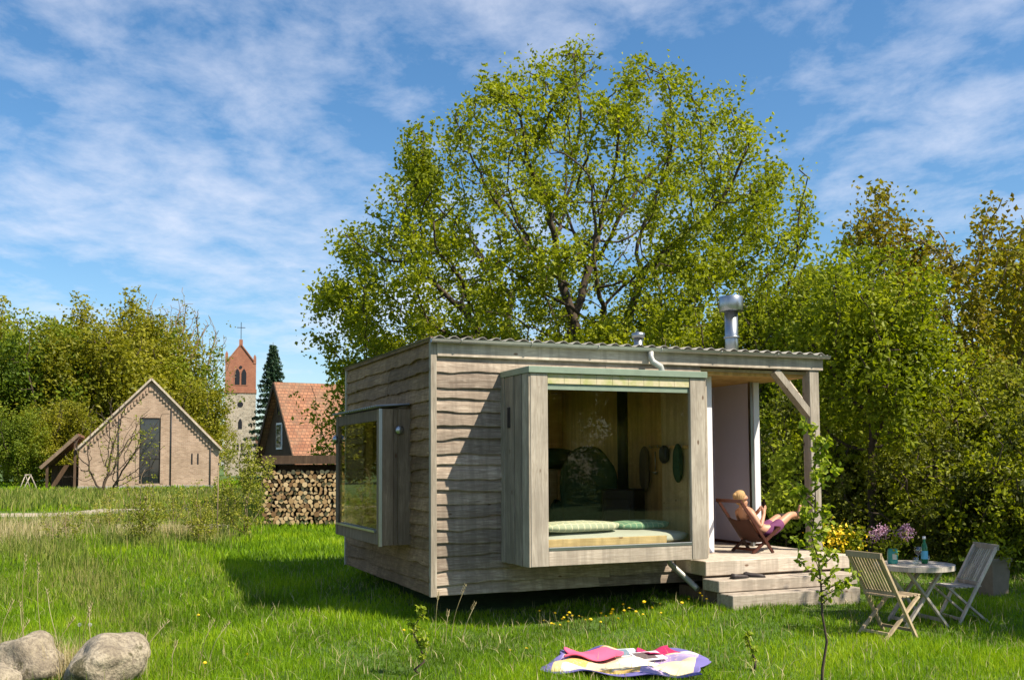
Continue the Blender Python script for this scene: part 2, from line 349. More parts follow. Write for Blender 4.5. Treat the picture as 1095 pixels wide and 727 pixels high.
# ------------------------------------------------------------------ ground and path
def ground():
    ys = np.concatenate([np.linspace(-40, 4, 12), np.linspace(5, 40, 141), 40*np.exp(np.linspace(.03, 4.0, 60))])
    xs = np.concatenate([-np.exp(np.linspace(7.3, 3.5, 24)), np.linspace(-32, 32, 161), np.exp(np.linspace(3.5, 7.3, 24))])
    X, Y = np.meshgrid(xs, ys); Z = gh(X, Y); nx, ny = len(xs), len(ys)
    v = np.stack([X, Y, Z], -1).reshape(-1, 3)
    i = (np.arange(ny-1)[:, None]*nx+np.arange(nx-1)[None]).ravel(); f = np.stack([i, i+1, i+nx+1, i+nx], 1)
    me = nm('ground', v, f.ravel(), np.arange(len(f))*4, np.full(len(f), 4), None, [M['soil']], None, np.ones(len(f)))
    tag(link('ground', me), kind='structure')
ground()
def ribbon(name, pts, w, dz, mat):
    mb = MB(); pts = [Vector((*p, 0)) for p in pts]; P = []
    for i in range(len(pts)-1):
        for k in range(8):
            t = k/8; p0 = pts[max(i-1, 0)]; p1 = pts[i]; p2 = pts[i+1]; p3 = pts[min(i+2, len(pts)-1)]
            P.append(.5*((2*p1)+(p2-p0)*t+(2*p0-5*p1+4*p2-p3)*t*t+(3*p1-p0-3*p2+p3)*t**3))
    vs = []; fs = []; K = 9
    for i, p in enumerate(P):
        d = (P[min(i+1, len(P)-1)]-P[max(i-1, 0)]).normalized(); a = Vector((-d.y, d.x, 0))
        for k in range(K):
            q = p+a*w*((k/(K-1))-.5)*(1+.12*math.sin(i*1.7+k)); vs.append((q.x, q.y, float(gh(q.x, q.y))+dz*(1-abs(k-4)/4*1.4)))
    for i in range(len(P)-1):
        for k in range(K-1): fs.append((i*K+k, i*K+k+1, (i+1)*K+k+1, (i+1)*K+k))
    mb.add(vs, fs, smooth=True); return tag(obj(name, mb, mat, recalc=False), kind='structure')
ribbon('path', [(-60, 27), (-34, 30), (-22, 31.5), (-17, 32.6), (-14.5, 35), (-15.5, 40), (-20, 50), (-30, 66)], 2.2, .07, M['path'])
ribbon('sandy_patch', [(-10.3, 26.5), (-9.3, 26.3), (-8.2, 26.2), (-7.2, 26.4)], 1.0, .10, M['path'])
# ------------------------------------------------------------------ cabin
O = Vector((-.92, 11.85, 0)); YAW = math.atan2(.3878, .9217)
U = Vector((math.cos(YAW), math.sin(YAW), 0)); V = Vector((-math.sin(YAW), math.cos(YAW), 0))
def C(u, v, z=0): return O+U*u+V*v+Vector((0, 0, z))
cabin = thing('cabin', 'flat roofed wooden cabin clad in wavy grey boards with two projecting bay windows', 'cabin', O, YAW)
def waney(along, holes, L, z0, z1, seed):
    rr = random.Random(seed); mb = MB(); z = z0
    while z < z1-.04:
        h = min(rr.uniform(.125, .185), z1-z)
        if z1-z-h < .07: h = z1-z
        segs = [(0., L)]
        for (a, b, za, zb) in holes:
            if z+h > za and z < zb:
                ns = []
                for (p, q) in segs:
                    if a > p: ns.append((p, min(q, a)))
                    if b < q: ns.append((max(p, b), q))
                segs = ns
        cuts = []
        for (p, q) in segs:
            x = p
            while q-x > 2.6:
                w = rr.uniform(1.7, 2.5)
                if q-x-w < .4: break
                cuts.append((x, x+w-.003)); x += w
            cuts.append((x, q))
        for (p, q) in cuts:
            n = max(2, int((q-p)/.05)); ph = [rr.uniform(0, 6.3) for _ in range(6)]; am = rr.uniform(.5, 1.4); prd = rr.uniform(.034, .052)
            dips = [(rr.uniform(p, q), rr.uniform(.05, .14), rr.uniform(-.022, .016)) for _ in range(max(1, int((q-p)*1.2)))]
            vs = []; fs = []
            for i in range(n+1):
                x = p+(q-p)*i/n
                wv = am*(.008*math.sin(2.1*x+ph[0])+.006*math.sin(5.3*x+ph[1])+.004*math.sin(11*x+ph[2])+.002*math.sin(27*x+ph[3]))+sum(d*math.exp(-((x-c)/w)**2) for c, w, d in dips)
                if z <= z0+.001: wv *= .25
                pr = prd+.004*math.sin(3.1*x+ph[4]); zb = z+wv-.014*(z > z0+.001)
                row = [(x, -.004, z+h+.012), (x, -pr*.75, z+h*.45), (x, -pr, zb+.008), (x, -pr+.004, zb), (x, -.001, zb+.004)]
                for (a, o_, zz_) in row: vs.append((a, o_, zz_) if along == 0 else (o_, a, zz_))
            for i in range(n):
                for k in range(4): fs.append((i*5+k, (i+1)*5+k, (i+1)*5+k+1, i*5+k+1))
            fs += [tuple(range(5)), tuple(n*5+k for k in range(4, -1, -1))]
            mb.add(vs, fs, smooth=False)
        z += h
    return mb
ZB, ZT = .35, 3.12
front_hole = (.88, 3.14, .75, 2.90); side_hole = (.84, 3.05, .93, 2.53)
obj('front_cladding', waney(0, [(.88, 3.14, .88, 2.80)], 3.66, ZB, ZT, 3), M['clad_u'], cabin)
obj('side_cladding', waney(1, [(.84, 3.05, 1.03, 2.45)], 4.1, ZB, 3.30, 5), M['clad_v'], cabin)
# inner shell: walls with openings, floor, ceiling
mb = MB(); iv = .002
for (a, b) in (((0, 0, ZB), (front_hole[0], .1, ZT)), ((front_hole[1], 0, ZB), (3.66, .1, ZT)), ((front_hole[0], 0, ZB), (front_hole[1], .1, front_hole[2])), ((front_hole[0], 0, front_hole[3]), (front_hole[1], .1, ZT)),
               ((0, .1, ZB), (.1, side_hole[0], 3.3)), ((0, side_hole[1], ZB), (.1, 4.1, 3.3)), ((0, side_hole[0], ZB), (.1, side_hole[1], side_hole[2])), ((0, side_hole[0], side_hole[3]), (.1, side_hole[1], 3.3)),
               ((.1, 4.0, ZB), (.5, 4.1, 3.3)), ((3.1, 4.0, ZB), (5.45, 4.1, 3.3)), ((.5, 4.0, ZB), (3.1, 4.1, 1.2)), ((.5, 4.0, 2.8), (3.1, 4.1, 3.3)), ((3.58, .1, ZB+.25), (3.66, 4.0, 3.1))): mb.box(a, b)
obj('wall', mb, M['ply'], cabin)
obj('added_rear_pane', MB().box((.5, 4.04, 1.2), (3.1, 4.05, 2.8)), M['glass'], cabin)  # unseen rear window, added with its wall opening to brighten the room
obj('floor', MB().box((.1, .1, .42), (5.3, 4.0, .66)), M['beam_u'], cabin)
obj('ceiling', MB().box((.1, .1, 3.02), (5.45, 4.0, 3.1)), M['ply'], cabin)
obj('corner_board', MB().box((-.045, -.05, ZB-.01), (.03, .02, 3.3), bev=.004), M['clad_z'], cabin); obj('corner_board', MB().box((-.05, 4.06, ZB), (.03, 4.13, 3.3)), M['clad_z'], cabin)
obj('fascia_beam', MB().box((.032, -.06, 3.115), (5.62, .02, 3.285), bev=.006), M['beam_u'], cabin)
obj('side_fascia', MB().box((-.05, -.06, 3.29), (-.02, 4.15, 3.345), rnd=.3), M['clad_v'], cabin)
obj('end_beam', MB().box((5.45, .022, 3.11), (5.60, 4.1, 3.28), bev=.006), M['beam_v'], cabin)
obj('porch_soffit', MB().box((3.67, .03, 3.06), (5.44, 4.0, 3.098)), M['pine'], cabin)
# corrugated roof
mb = MB(); n = int(5.74/.022); vs = []; 
for j, v_ in enumerate((-.13, 4.25)):
    for i in range(n+1):
        x = -.07+i*.022; w = .020*math.sin(2*math.pi*x/.177); vs.append((x, v_, 3.335+w+.035*j))
for j, v_ in enumerate((-.13, 4.25)):
    for i in range(n+1):
        x = -.07+i*.022; w = .020*math.sin(2*math.pi*x/.177); vs.append((x, v_, 3.329+w+.035*j))
fs = [(i, i+1, n+2+i, n+1+i) for i in range(n)]+[(2*n+2+i, 3*n+3+i, 3*n+4+i, 2*n+3+i) for i in range(n)]+[(i, 2*n+2+i, 2*n+3+i, i+1) for i in range(n)]
mb.add(vs, fs, smooth=True); roof = obj('corrugated_roof', mb, M['roofsheet'], cabin)
# gutter
mb = MB(); vs = []; K = 9; L0, L1 = -.06, 5.68
for x in (L0, L1):
    for rr_ in (.048, .042):
        for k in range(K): a = math.pi+math.pi*k/(K-1); vs.append((x, -.112+rr_*math.cos(a), 3.315+rr_*math.sin(a)))
fs = []
for k in range(K-1): fs += [(k, k+1, 2*K+k+1, 2*K+k), (K+k, 3*K+k, 3*K+k+1, K+k+1)]
fs += [(0, K, 3*K, 2*K), (K-1, 3*K-1, 4*K-1, 2*K-1)]+[tuple(range(K)), tuple(range(3*K-1, 2*K-1, -1))]
mb.add(vs, fs, smooth=True); gut = obj('gutter', mb, M['gutter'], cabin, recalc=False)
for x in (.3, 1.2, 2.1, 3.0, 3.9, 4.8, 5.5):
    obj('gutter_bracket', MB().tube([(x, -.112+.052*math.cos(math.pi+math.pi*k/8), 3.315+.052*math.sin(math.pi+math.pi*k/8)) for k in range(9)], .006, 6), M['gutter'], gut)
obj('downpipe', MB().tube([(2.86, -.112, 3.27), (2.86, -.115, 3.2), (2.87, -.14, 3.14), (2.98, -.15, 3.08), (3.0, -.15, 3.02), (3.0, -.15, 2.955)], .04, 14), M['gutter'], cabin)
obj('downpipe', MB().tube([(3.06, -.15, .72), (3.06, -.15, .66), (3.07, -.17, .60), (3.2, -.5, .36), (3.22, -.55, .32)], .036, 14), M['gutter'], cabin)
# front bay
u0, u1, vb, z0, z1 = .86, 3.16, -.86, .715, 2.88
bay = obj('front_bay', MB().box((u0+.03, vb+.062, z1-.05), (u1-.03, .098, z1-.003)), M['ply'], cabin)
obj('jamb', MB().box((u0, vb, z0), (1.075, vb+.06, z1), bev=.005), M['beam_z'], bay); obj('jamb', MB().box((2.955, vb, z0), (u1, vb+.06, z1), bev=.005), M['beam_z'], bay)
mb = MB().box((1.077, vb+.006, z0+.002), (2.953, vb+.06, .885), bev=.004)
obj('bottom_rail', mb, M['beam_u'], bay)
obj('floor_board', MB().box((u0+.03, vb+.062, z0+.004), (u1-.03, 0.1, z0+.05)), M['beam_u'], bay)
mb = MB()
for i in range(9): mb.box((1.08+i*.208, vb+.012, 2.765), (1.08+i*.208+.206, vb+.05, 2.878), bev=.002)
m = Mat('pale_algae_slats'); v = m.coord((1, 1, 1)); s_ = m.new('SeparateXYZ'); m.l.new(v, s_.inputs[0])
m.col(m.mix(m.ramp(m.noise(v, 6, 5, .6), [(.4, 0.), (.65, .8)]), (.50, .44, .30), (.30, .33, .10))).set(Roughness=.8)
obj('lintel_slats', mb, m.m, bay)
# planks on the sides of the bay
for side, x in ((-1, u0), (1, u1)):
    mb = MB(); vv = vb+.005; k = 0
    for w in (.06, .155, .05, .165, .13, .16, .118):
        off = .022 if k % 2 == 0 else .012
        mb.box((x, vv, z0+random.uniform(-.01, .01)), (x+side*off, vv+w-.004, z1), bev=.003); vv += w; k += 1
    obj('side_planks', mb, M['clad_z'], bay)
    obj('lining', MB().box((x-side*.002, vb+.064, z0+.055), (x-side*.03, .098, z1-.005)), M['pine'], bay)
obj('bay_roof', MB().box((u0-.03, vb-.025, z1+.002), (u1+.03, -.035, z1+.075), bev=.004), M['green_flash'], bay)
obj('window_pane', MB().box((1.077, vb+.035, .925), (2.953, vb+.047, 2.763)), M['glass'], bay)
obj('window_bead', MB().box((1.077, vb+.0, .887), (2.953, vb+.058, .923), bev=.003), M['zinc'], bay)
obj('window_trim', MB().box((1.077, vb+.03, 2.70), (2.953, vb+.034, 2.763), rnd=.5), M['green_flash'], bay)
obj('wall_slot', MB().box((u0-.03, -.33, 2.28), (u0-.024, -.25, 2.52), bev=.002), M['darkmetal'], bay)
# side bay
ub, va, vc, z0, z1 = -.42, .80, 3.12, .88, 2.54
mb = MB().box((ub, va, z0), (ub+.06, va+.13, z1), bev=.005).box((ub, vc-.13, z0), (ub+.06, vc, z1), bev=.005).box((ub+.004, va+.132, z0), (ub+.06, vc-.132, 1.05), bev=.005).box((ub+.004, va+.132, 2.40), (ub+.06, vc-.132, z1), bev=.005)
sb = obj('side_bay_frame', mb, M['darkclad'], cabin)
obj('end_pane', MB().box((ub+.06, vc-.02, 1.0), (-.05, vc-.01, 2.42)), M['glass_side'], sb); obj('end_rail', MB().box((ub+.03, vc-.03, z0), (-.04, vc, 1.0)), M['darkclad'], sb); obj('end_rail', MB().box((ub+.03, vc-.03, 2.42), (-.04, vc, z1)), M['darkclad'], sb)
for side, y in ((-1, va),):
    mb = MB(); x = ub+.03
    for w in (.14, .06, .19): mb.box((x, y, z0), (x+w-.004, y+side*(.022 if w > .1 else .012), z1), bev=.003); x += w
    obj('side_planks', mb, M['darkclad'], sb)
obj('metal_edge', MB().box((ub-.008, va-.024, z0-.01), (ub+.028, va-.0, z1), rnd=.4), M['zinc'], sb)
obj('window_pane', MB().box((ub+.02, va+.132, 1.052), (ub+.032, vc-.132, 2.398)), M['glass_side'], sb)
obj('window_sill', MB().box((ub-.03, va+.13, 1.03), (ub+.003, vc-.13, 1.055), rnd=.4), M['zinc'], sb)
obj('lining', MB().box((ub+.07, va+.002, z0+.002), (.098, vc-.002, z0+.03)).box((ub+.07, va+.002, z1-.03), (.098, vc-.002, z1-.002)).box((ub+.07, va+.002, z0+.03), (.098, va+.03, z1-.03)), M['ply'], sb)
mb = MB(); n = int(2.4/.02); vs = []
for j, x in enumerate((ub-.05, -.04)):
    for dz in (0, -.006):
        for i in range(n+1): y = va-.04+i*.02; vs.append((x, y, z1+.035+.012*math.sin(2*math.pi*y/.1)+dz+.03*j))
q = n+1; fs = []
for i in range(n): fs += [(i, i+1, 2*q+i+1, 2*q+i), (q+i, 3*q+i, 3*q+i+1, q+i+1), (i, q+i, q+i+1, i+1)]
mb.add(vs, fs, smooth=True); obj('bay_roof', mb, M['roofsheet'], sb)
obj('wall_lamp', MB().lathe([(.0, -.002), (.055, 0), (.055, .03), (.04, .045), (.0, .046)], 20), M['zinc'], sb, loc=(ub+.24, va-.02, 2.28)).rotation_euler = (R(90), 0, 0)
obj('round_vent', MB().lathe([(.0, -.002), (.05, 0), (.06, .03), (.03, .06), (.0, .061)], 20), M['zinc'], sb, loc=(ub, vc-.07, 2.22)).rotation_euler = (0, R(-90), 0)
# porch
obj('deck', MB().box((3.24, -.70, .49), (5.44, -.40, .668), bev=.008).box((3.24, -.395, .49), (5.44, .0, .665), bev=.008).box((3.67, .004, .49), (5.44, .30, .664), bev=.008).box((3.67, .304, .55), (5.44, 4.0, .663)), M['beam_u'], cabin)
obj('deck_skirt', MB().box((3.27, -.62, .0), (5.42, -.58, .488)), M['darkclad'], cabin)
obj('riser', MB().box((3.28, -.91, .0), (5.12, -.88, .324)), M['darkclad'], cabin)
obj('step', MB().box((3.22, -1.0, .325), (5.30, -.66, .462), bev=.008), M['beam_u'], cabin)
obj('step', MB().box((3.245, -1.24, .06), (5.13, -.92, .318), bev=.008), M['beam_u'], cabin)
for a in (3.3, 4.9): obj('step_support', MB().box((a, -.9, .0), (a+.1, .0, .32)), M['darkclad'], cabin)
obj('porch_post', MB().box((5.40, -.04, .669), (5.56, .12, 3.113), bev=.006), M['beam_z'], cabin)
obj('brace', MB().bar((4.86, .03, 3.10), (5.44, .03, 2.50), .09, .13, up=(0, 1, 0)), M['beam_z'], cabin)
obj('brace', MB().bar((5.50, .72, 3.10), (5.50, .10, 2.50), .09, .12, up=(1, 0, 0)), M['beam_z'], cabin)
obj('porch_side_wall', MB().box((5.22, 1.06, .70), (5.28, 2.0, 3.055)).box((5.215, 2.004, .70), (5.27, 3.98, 3.055)), M['lilac'], cabin)
obj('threshold', MB().box((5.17, 1.0, .666), (5.33, 3.98, .698), rnd=.3), M['redwood'], cabin)
obj('door_frame', MB().box((5.20, .96, .70), (5.30, 1.058, 3.055), bev=.004), M['white'], cabin)
obj('door_frame', MB().box((5.10, .90, .668), (5.14, .955, 3.055), rnd=.2), M['zinc'], cabin)
obj('white_door_frame', MB().box((3.84, .28, .67), (4.03, .36, 3.055), bev=.003), M['white'], cabin)
obj('door_jamb', MB().box((3.663, .104, .67), (3.836, .36, 3.055), bev=.003), M['clad_z'], cabin)
obj('porch_glass_door', MB().box((3.86, .362, .69), (3.88, 2.2, 3.04)), M['glass'], cabin)
# feet under the cabin
for (a, b) in ((.9, 2.0), (2.6, 2.0), (.9, 3.4), (2.6, 3.4), (5.0, 3.6)): obj('foundation_block', MB().box((a, b, -.1), (a+.3, b+.3, .418), bev=.01), M['cement'], cabin)
obj('floor_joist', MB().box((.12, .2, .352), (3.2, .35, .418)).box((.12, 3.7, .352), (5.2, 3.85, .418)), M['darkclad'], cabin)
# chimneys
ch = obj('stove_chimney', MB().tube([(5.22, 1.5, 3.2), (5.22, 1.5, 4.15)], .10, 24), M['zinc'], cabin)
obj('cowl', MB().lathe([(.11, 0), (.175, .004), (.18, .01), (.18, .215), (.175, .222), (.0, .225)], 28, (5.22, 1.5, 4.13)), M['zinc'], ch)
obj('chimney_collar', MB().lathe([(.16, 0), (.15, .06), (.118, .1)], 24, (5.22, 1.5, 3.38)), M['zinc'], ch)
obj('pipe_band', MB().lathe([(.113, 0), (.119, .005), (.119, .03), (.113, .035)], 24, (5.22, 1.5, 3.72)), M['zinc'], ch)
vp = obj('vent_pipe', MB().tube([(3.9, 2.0, 3.3), (3.9, 2.0, 3.74)], .065, 16), M['zinc'], cabin)
obj('cowl', MB().lathe([(.08, 0), (.1, .01), (.1, .07), (.0, .10)], 18, (3.9, 2.0, 3.73)), M['zinc'], vp)

# ------------------------------------------------------------------ inside the cabin
def soft(name, cx, cy, cz, lx, ly, lz, mat, parent=None, e=.55, seed=0, label=None, cat=None, rz=0.):
    rr = random.Random(seed); mb = MB(); vs = []; fs = []; nu, nv = 28, 16
    for j in range(nv+1):
        ph = -math.pi/2+math.pi*j/nv
        for i in range(nu):
            th = 2*math.pi*i/nu
            f = lambda c: math.copysign(abs(c)**e, c)
            g = lambda c: math.copysign(abs(c)**.8, c)
            w = 1+.03*math.sin(3*th+seed)+.03*math.sin(5*ph+th*2)
            vs.append((lx/2*f(math.cos(th))*g(math.cos(ph))*w, ly/2*f(math.sin(th))*g(math.cos(ph))*w, lz/2*g(math.sin(ph))*(1+.06*math.sin(4*th+seed))))
    for j in range(nv):
        for i in range(nu): fs.append((j*nu+i, j*nu+(i+1) % nu, (j+1)*nu+(i+1) % nu, (j+1)*nu+i))
    mb.add(vs, fs, smooth=True); o = obj(name, mb, mat, parent, loc=C(cx, cy, cz) if parent is None else (cx, cy, cz), rz=(YAW if parent is None else 0)+rz, recalc=True)
    if cat: tag(o, label, cat)
    return o
bed = thing('bed', 'pale pine bed platform with blue sheeted mattress behind the front bay window glass', 'bed', C(0, 0, .77), YAW)
obj('bed_board', MB().box((1.08, -.77, .0), (2.66, -.735, .235), bev=.004), M['pine'], bed)
obj('bed_base', MB().box((.92, -.73, .0), (3.1, .55, .12)), M['pine'], bed)
mt = soft('mattress', 2.0, -.08, .20, 2.2, 1.28, .19, M['sheet'], bed, .3, 2)
soft('pillow', 1.62, -.42, 1.12, 1.10, .46, .13, M['pillow'], None, .6, 3, 'long pillow in pale grey green cloth with cream checks, left end of the bed', 'pillow', R(3))
soft('pillow', 2.60, -.18, 1.10, .84, .42, .12, M['pillow2'], None, .6, 8, 'darker green checked pillow lying at the right end of the bed', 'pillow', R(6))
arm = thing('armchair', 'armchair draped in dark green cloth seen inside the cabin window', 'armchair', C(2.92, 1.85, .66), YAW+R(160))
for nme, a in (('seat', (0, 0, .32, .75, .7, .3)), ('backrest', (0, .28, .80, .80, .30, 1.22)), ('armrest', (-.42, .02, .45, .2, .72, .45)), ('armrest', (.42, .02, .45, .2, .72, .45))): soft(nme, *a, M['greencloth'], arm, .34)
for (a, b) in ((-.3, -.28), (.3, -.28), (-.3, .3), (.3, .3)): obj('leg', MB().tube([(a, b, 0), (a, b, .2)], .022, 8), M['redwood'], arm)
cab = thing('cabinet', 'yellow plywood cabinet standing left of the green armchair inside', 'cabinet', C(2.62, 2.35, .66), YAW)
obj('body', MB().box((-.5, -.2, 0), (.45, .25, 1.12), bev=.005), M['pine'], cab); obj('door', MB().box((-.48, -.222, .05), (-.03, -.202, 1.09), bev=.003), M['pine'], cab); obj('door', MB().box((-.01, -.222, .05), (.43, -.202, 1.09), bev=.003), M['pine'], cab)
ctop = soft('cushion', 2.62, 2.35, 1.93, .8, .4, .3, M['greencloth'], None, .6, 4, 'rolled dark green cushion on top of the yellow cabinet inside', 'cushion')
stv = thing('wood_stove', 'black wood stove with tall flue pipe inside the cabin', 'stove', C(3.18, 1.22, .66), YAW+R(-50))
obj('body', MB().box((-.24, -.22, .18), (.24, .22, .85), bev=.02), M['stove'], stv)
obj('flue_pipe', MB().tube([(0, 0, .85), (0, 0, 2.36)], .075, 14), M['stove'], stv)
obj('stove_door', MB().box((-.18, -.24, .35), (.18, -.222, .72), bev=.01), M['darkmetal'], stv)
for (a, b) in ((-.2, -.18), (.2, -.18), (-.2, .18), (.2, .18)): obj('leg', MB().tube([(a, b, 0), (a, b, .19)], .018, 8), M['stove'], stv)
hk = thing('coat_rail', 'wooden rail with hooks on the plywood wall inside the cabin', 'coat rail', C(3.575, .12, 2.09), YAW)
obj('rail', MB().box((-.03, .0, -.02), (0, 1.0, .02), bev=.003), M['ply'], hk)
for k in range(5): obj('hook', MB().tube([(-.03, .1+k*.2, -.01), (-.07, .1+k*.2, -.02), (-.08, .1+k*.2, .02)], .006, 6), M['zinc'], hk)
for k, (y, z, h, mt_, lab) in enumerate(((.92, -.34, .62, 'greycloth', 'long dark brown coat hanging on the plywood wall beside the flue pipe'), (.52, -.13, .2, 'darkmetal', 'short dark cloth hanging on the hook board, left of the green jacket'), (.2, -.24, .42, 'greencloth', 'dark green jacket hanging on the hook board nearest the window'))):
    soft('hanging_coat', (3.49 if k == 0 else 3.07), (1.16, -.06, -.38)[k], (1.78, 1.97, 1.86)[k], .09, (.2, .16, .15)[k], (.6, .22, .46)[k], M[mt_], None, .5, k, lab, 'coat')

rl = thing('hook_board', 'row of hooks on the pale lining at the right side of the bay window', 'hook board', C(3.128, -.55, 2.06), YAW)
obj('board', MB().box((-.02, 0, -.02), (0, .62, .02), bev=.003), M['ply'], rl)
for k in range(4): obj('hook', MB().tube([(-.02, .08+k*.15, -.01), (-.05, .08+k*.15, -.02), (-.06, .08+k*.15, .015)], .005, 6), M['zinc'], rl)
ld = thing('ladle', 'silver ladle hanging on the plywood wall left of the bay lining', 'ladle', C(3.55, .97, 2.0), YAW)
obj('handle', MB().tube([(0, 0, .02), (0, 0, -.24)], .008, 6), M['zinc'], ld); obj('scoop', MB().lathe([(0, -.04), (.03, -.03), (.042, 0), (.04, .003), (.0, -.03)], 14, (0, 0, -.26)), M['zinc'], ld)
# ------------------------------------------------------------------ trees
def colonize(att, base, fork, D, di, dk, iters=90, seed=0, trop=(0, 0, .0), maxn=14000, limbs=None):
    rg = np.random.default_rng(seed); nodes = [np.array(base, float)]; par = [-1]
    base = np.array(base, float); fork = np.array(fork, float); L = np.linalg.norm(fork-base); k = max(2, int(L/D)); side = rg.normal(0, .02*L, 3)
    for i in range(1, k+1): t = i/k; nodes.append(base+(fork-base)*t+side*math.sin(t*math.pi)*np.array([1, 1, 0])); par.append(i-1)
    if limbs:
        for q in limbs:
            q = np.array(q, float); l = np.linalg.norm(q-fork); m_ = max(2, int(l/D)); prev = k; sw = rg.normal(0, .05*l, 3)
            for i in range(1, m_+1): t = i/m_; nodes.append(fork+(q-fork)*t*np.array([1, 1, 1.])+np.array([0, 0, -.10*l*math.sin(math.pi*t)])+sw*math.sin(math.pi*t)+rg.normal(0, .02, 3)); par.append(prev); prev = len(nodes)-1
    nodes = np.array(nodes); par = list(par); A = att.copy(); nd = np.full(len(A), 1e9); ni = np.zeros(len(A), int)
    def upd(start):
        nonlocal nd, ni
        new = nodes[start:]
        for c in range(0, len(new), 400):
            d = np.linalg.norm(A[:, None]-new[None, c:c+400], axis=2); j = d.argmin(1); dd = d[np.arange(len(A)), j]
            b = dd < nd; nd[b] = dd[b]; ni[b] = j[b]+start+c
    upd(max(0, k-1))
    free_ = bool(limbs)
    tr = np.array(trop)
    for it in range(iters):
        act = nd < di if (it > 6 or free_) else nd < 1e8
        if not act.any(): break
        ids, inv = np.unique(ni[act], return_inverse=True); dv = A[act]-nodes[ni[act]]; dv /= np.linalg.norm(dv, axis=1)[:, None]+1e-9
        s = np.zeros((len(ids), 3)); np.add.at(s, inv, dv); s /= np.linalg.norm(s, axis=1)[:, None]+1e-9
        s += tr+rg.normal(0, .14, s.shape); s /= np.linalg.norm(s, axis=1)[:, None]
        st = len(nodes); nodes = np.vstack([nodes, nodes[ids]+s*D]); par += list(ids)
        upd(st); keep = nd > dk
        A = A[keep]; nd = nd[keep]; ni = ni[keep]
        if len(A) == 0 or len(nodes) > maxn: break
    return nodes, np.array(par)
def tree_mesh(nodes, par, rtip, expo, scale=1.0, rmax=None):
    n = len(nodes); w = np.zeros(n); kids = np.zeros(n, int)
    for i in range(1, n): kids[par[i]] += 1
    w[kids == 0] = rtip**expo
    for i in range(n-1, 0, -1): w[par[i]] += w[i]
    r = w**(1/expo)
    if rmax: r = np.minimum(r, rmax)*1.0
    return r, kids
def tubes(nodes, par, r, ns=5, rmin=0):
    i = np.arange(1, len(nodes)); i = i[r[i] > rmin]; p = par[i]; a, b = nodes[p], nodes[i]; d = b-a; d /= np.linalg.norm(d, axis=1)[:, None]+1e-9
    ref = np.where(np.abs(d[:, 2:3]) > .9, np.array([[1., 0, 0]]), np.array([[0, 0, 1.]])); x = np.cross(d, ref); x /= np.linalg.norm(x, axis=1)[:, None]; y = np.cross(d, x)
    ra = np.minimum(r[p], r[i]*1.35); rb = r[i]; th = np.arange(ns)*2*math.pi/ns
    ring = x[:, None]*np.cos(th)[None, :, None]+y[:, None]*np.sin(th)[None, :, None]
    v = np.concatenate([(a-d*ra[:, None]*.3)[:, None]+ring*ra[:, None, None], (b+d*rb[:, None]*.3)[:, None]+ring*rb[:, None, None]], 1).reshape(-1, 3)
    m = len(i); o = (np.arange(m)*2*ns)[:, None]; k = np.arange(ns)[None]
    f = np.stack([o+k, o+(k+1) % ns, o+ns+(k+1) % ns, o+ns+k], -1).reshape(-1, 4)
    return nm('trunk', v, f.ravel(), np.arange(len(f))*4, np.full(len(f), 4), None, [], None, np.ones(len(f)))
def leaves(c, size, rg, rnd, flat=.3, name='crown', asp=.55, drop=0.):
    n = len(c); nr = rg.normal(0, 1, (n, 3)); nr[:, 2] += flat*2; nr /= np.linalg.norm(nr, axis=1)[:, None]
    t = rg.normal(0, 1, (n, 3)); t[:, 2] -= drop; t -= nr*(t*nr).sum(1)[:, None]; t /= np.linalg.norm(t, axis=1)[:, None]+1e-9; b = np.cross(nr, t)
    s = (size*rg.uniform(.6, 1.3, n))[:, None]; bend = nr*s*.18
    v = np.stack([c-t*s*.5, c+b*s*asp*.5+bend, c+t*s*.5, c-b*s*asp*.5+bend], 1).reshape(-1, 3)
    return nm(name, v, np.arange(4*n), np.arange(n)*4, np.full(n, 4), np.repeat(rnd, 4), [], None, None)
def clumpnoise(c, rg, k=.6):
    ph = rg.uniform(0, 6.3, (5, 3)); fr = rg.uniform(.4, 1.6, (5, 3))*k; s = 0
    for i in range(5): s = s+np.sin(c[:, 0]*fr[i, 0]+ph[i, 0])*np.sin(c[:, 1]*fr[i, 1]+ph[i, 1])*np.sin(c[:, 2]*fr[i, 2]+ph[i, 2])
    return s
def ellipsoid_pts(n, cen, rad, rg, shell=.5, lumps=0.16, zmin=None):
    d = rg.normal(0, 1, (n*2, 3)); d /= np.linalg.norm(d, axis=1)[:, None]
    ph = rg.uniform(0, 6.3, 6); az = np.arctan2(d[:, 1], d[:, 0]); el = np.arcsin(d[:, 2])
    L = 1+lumps*(np.sin(3*az+ph[0])*np.cos(2*el+ph[1])+.7*np.sin(5*az+ph[2]+3*el)+.5*np.sin(8*az+ph[3])*np.sin(6*el+ph[4]))
    rr_ = rg.uniform(0, 1, n*2)**(1/(3*shell+.6)); p = np.array(cen)+d*rr_[:, None]*L[:, None]*np.array(rad)
    if zmin is not None: p = p[p[:, 2] > zmin]
    return p[:n]
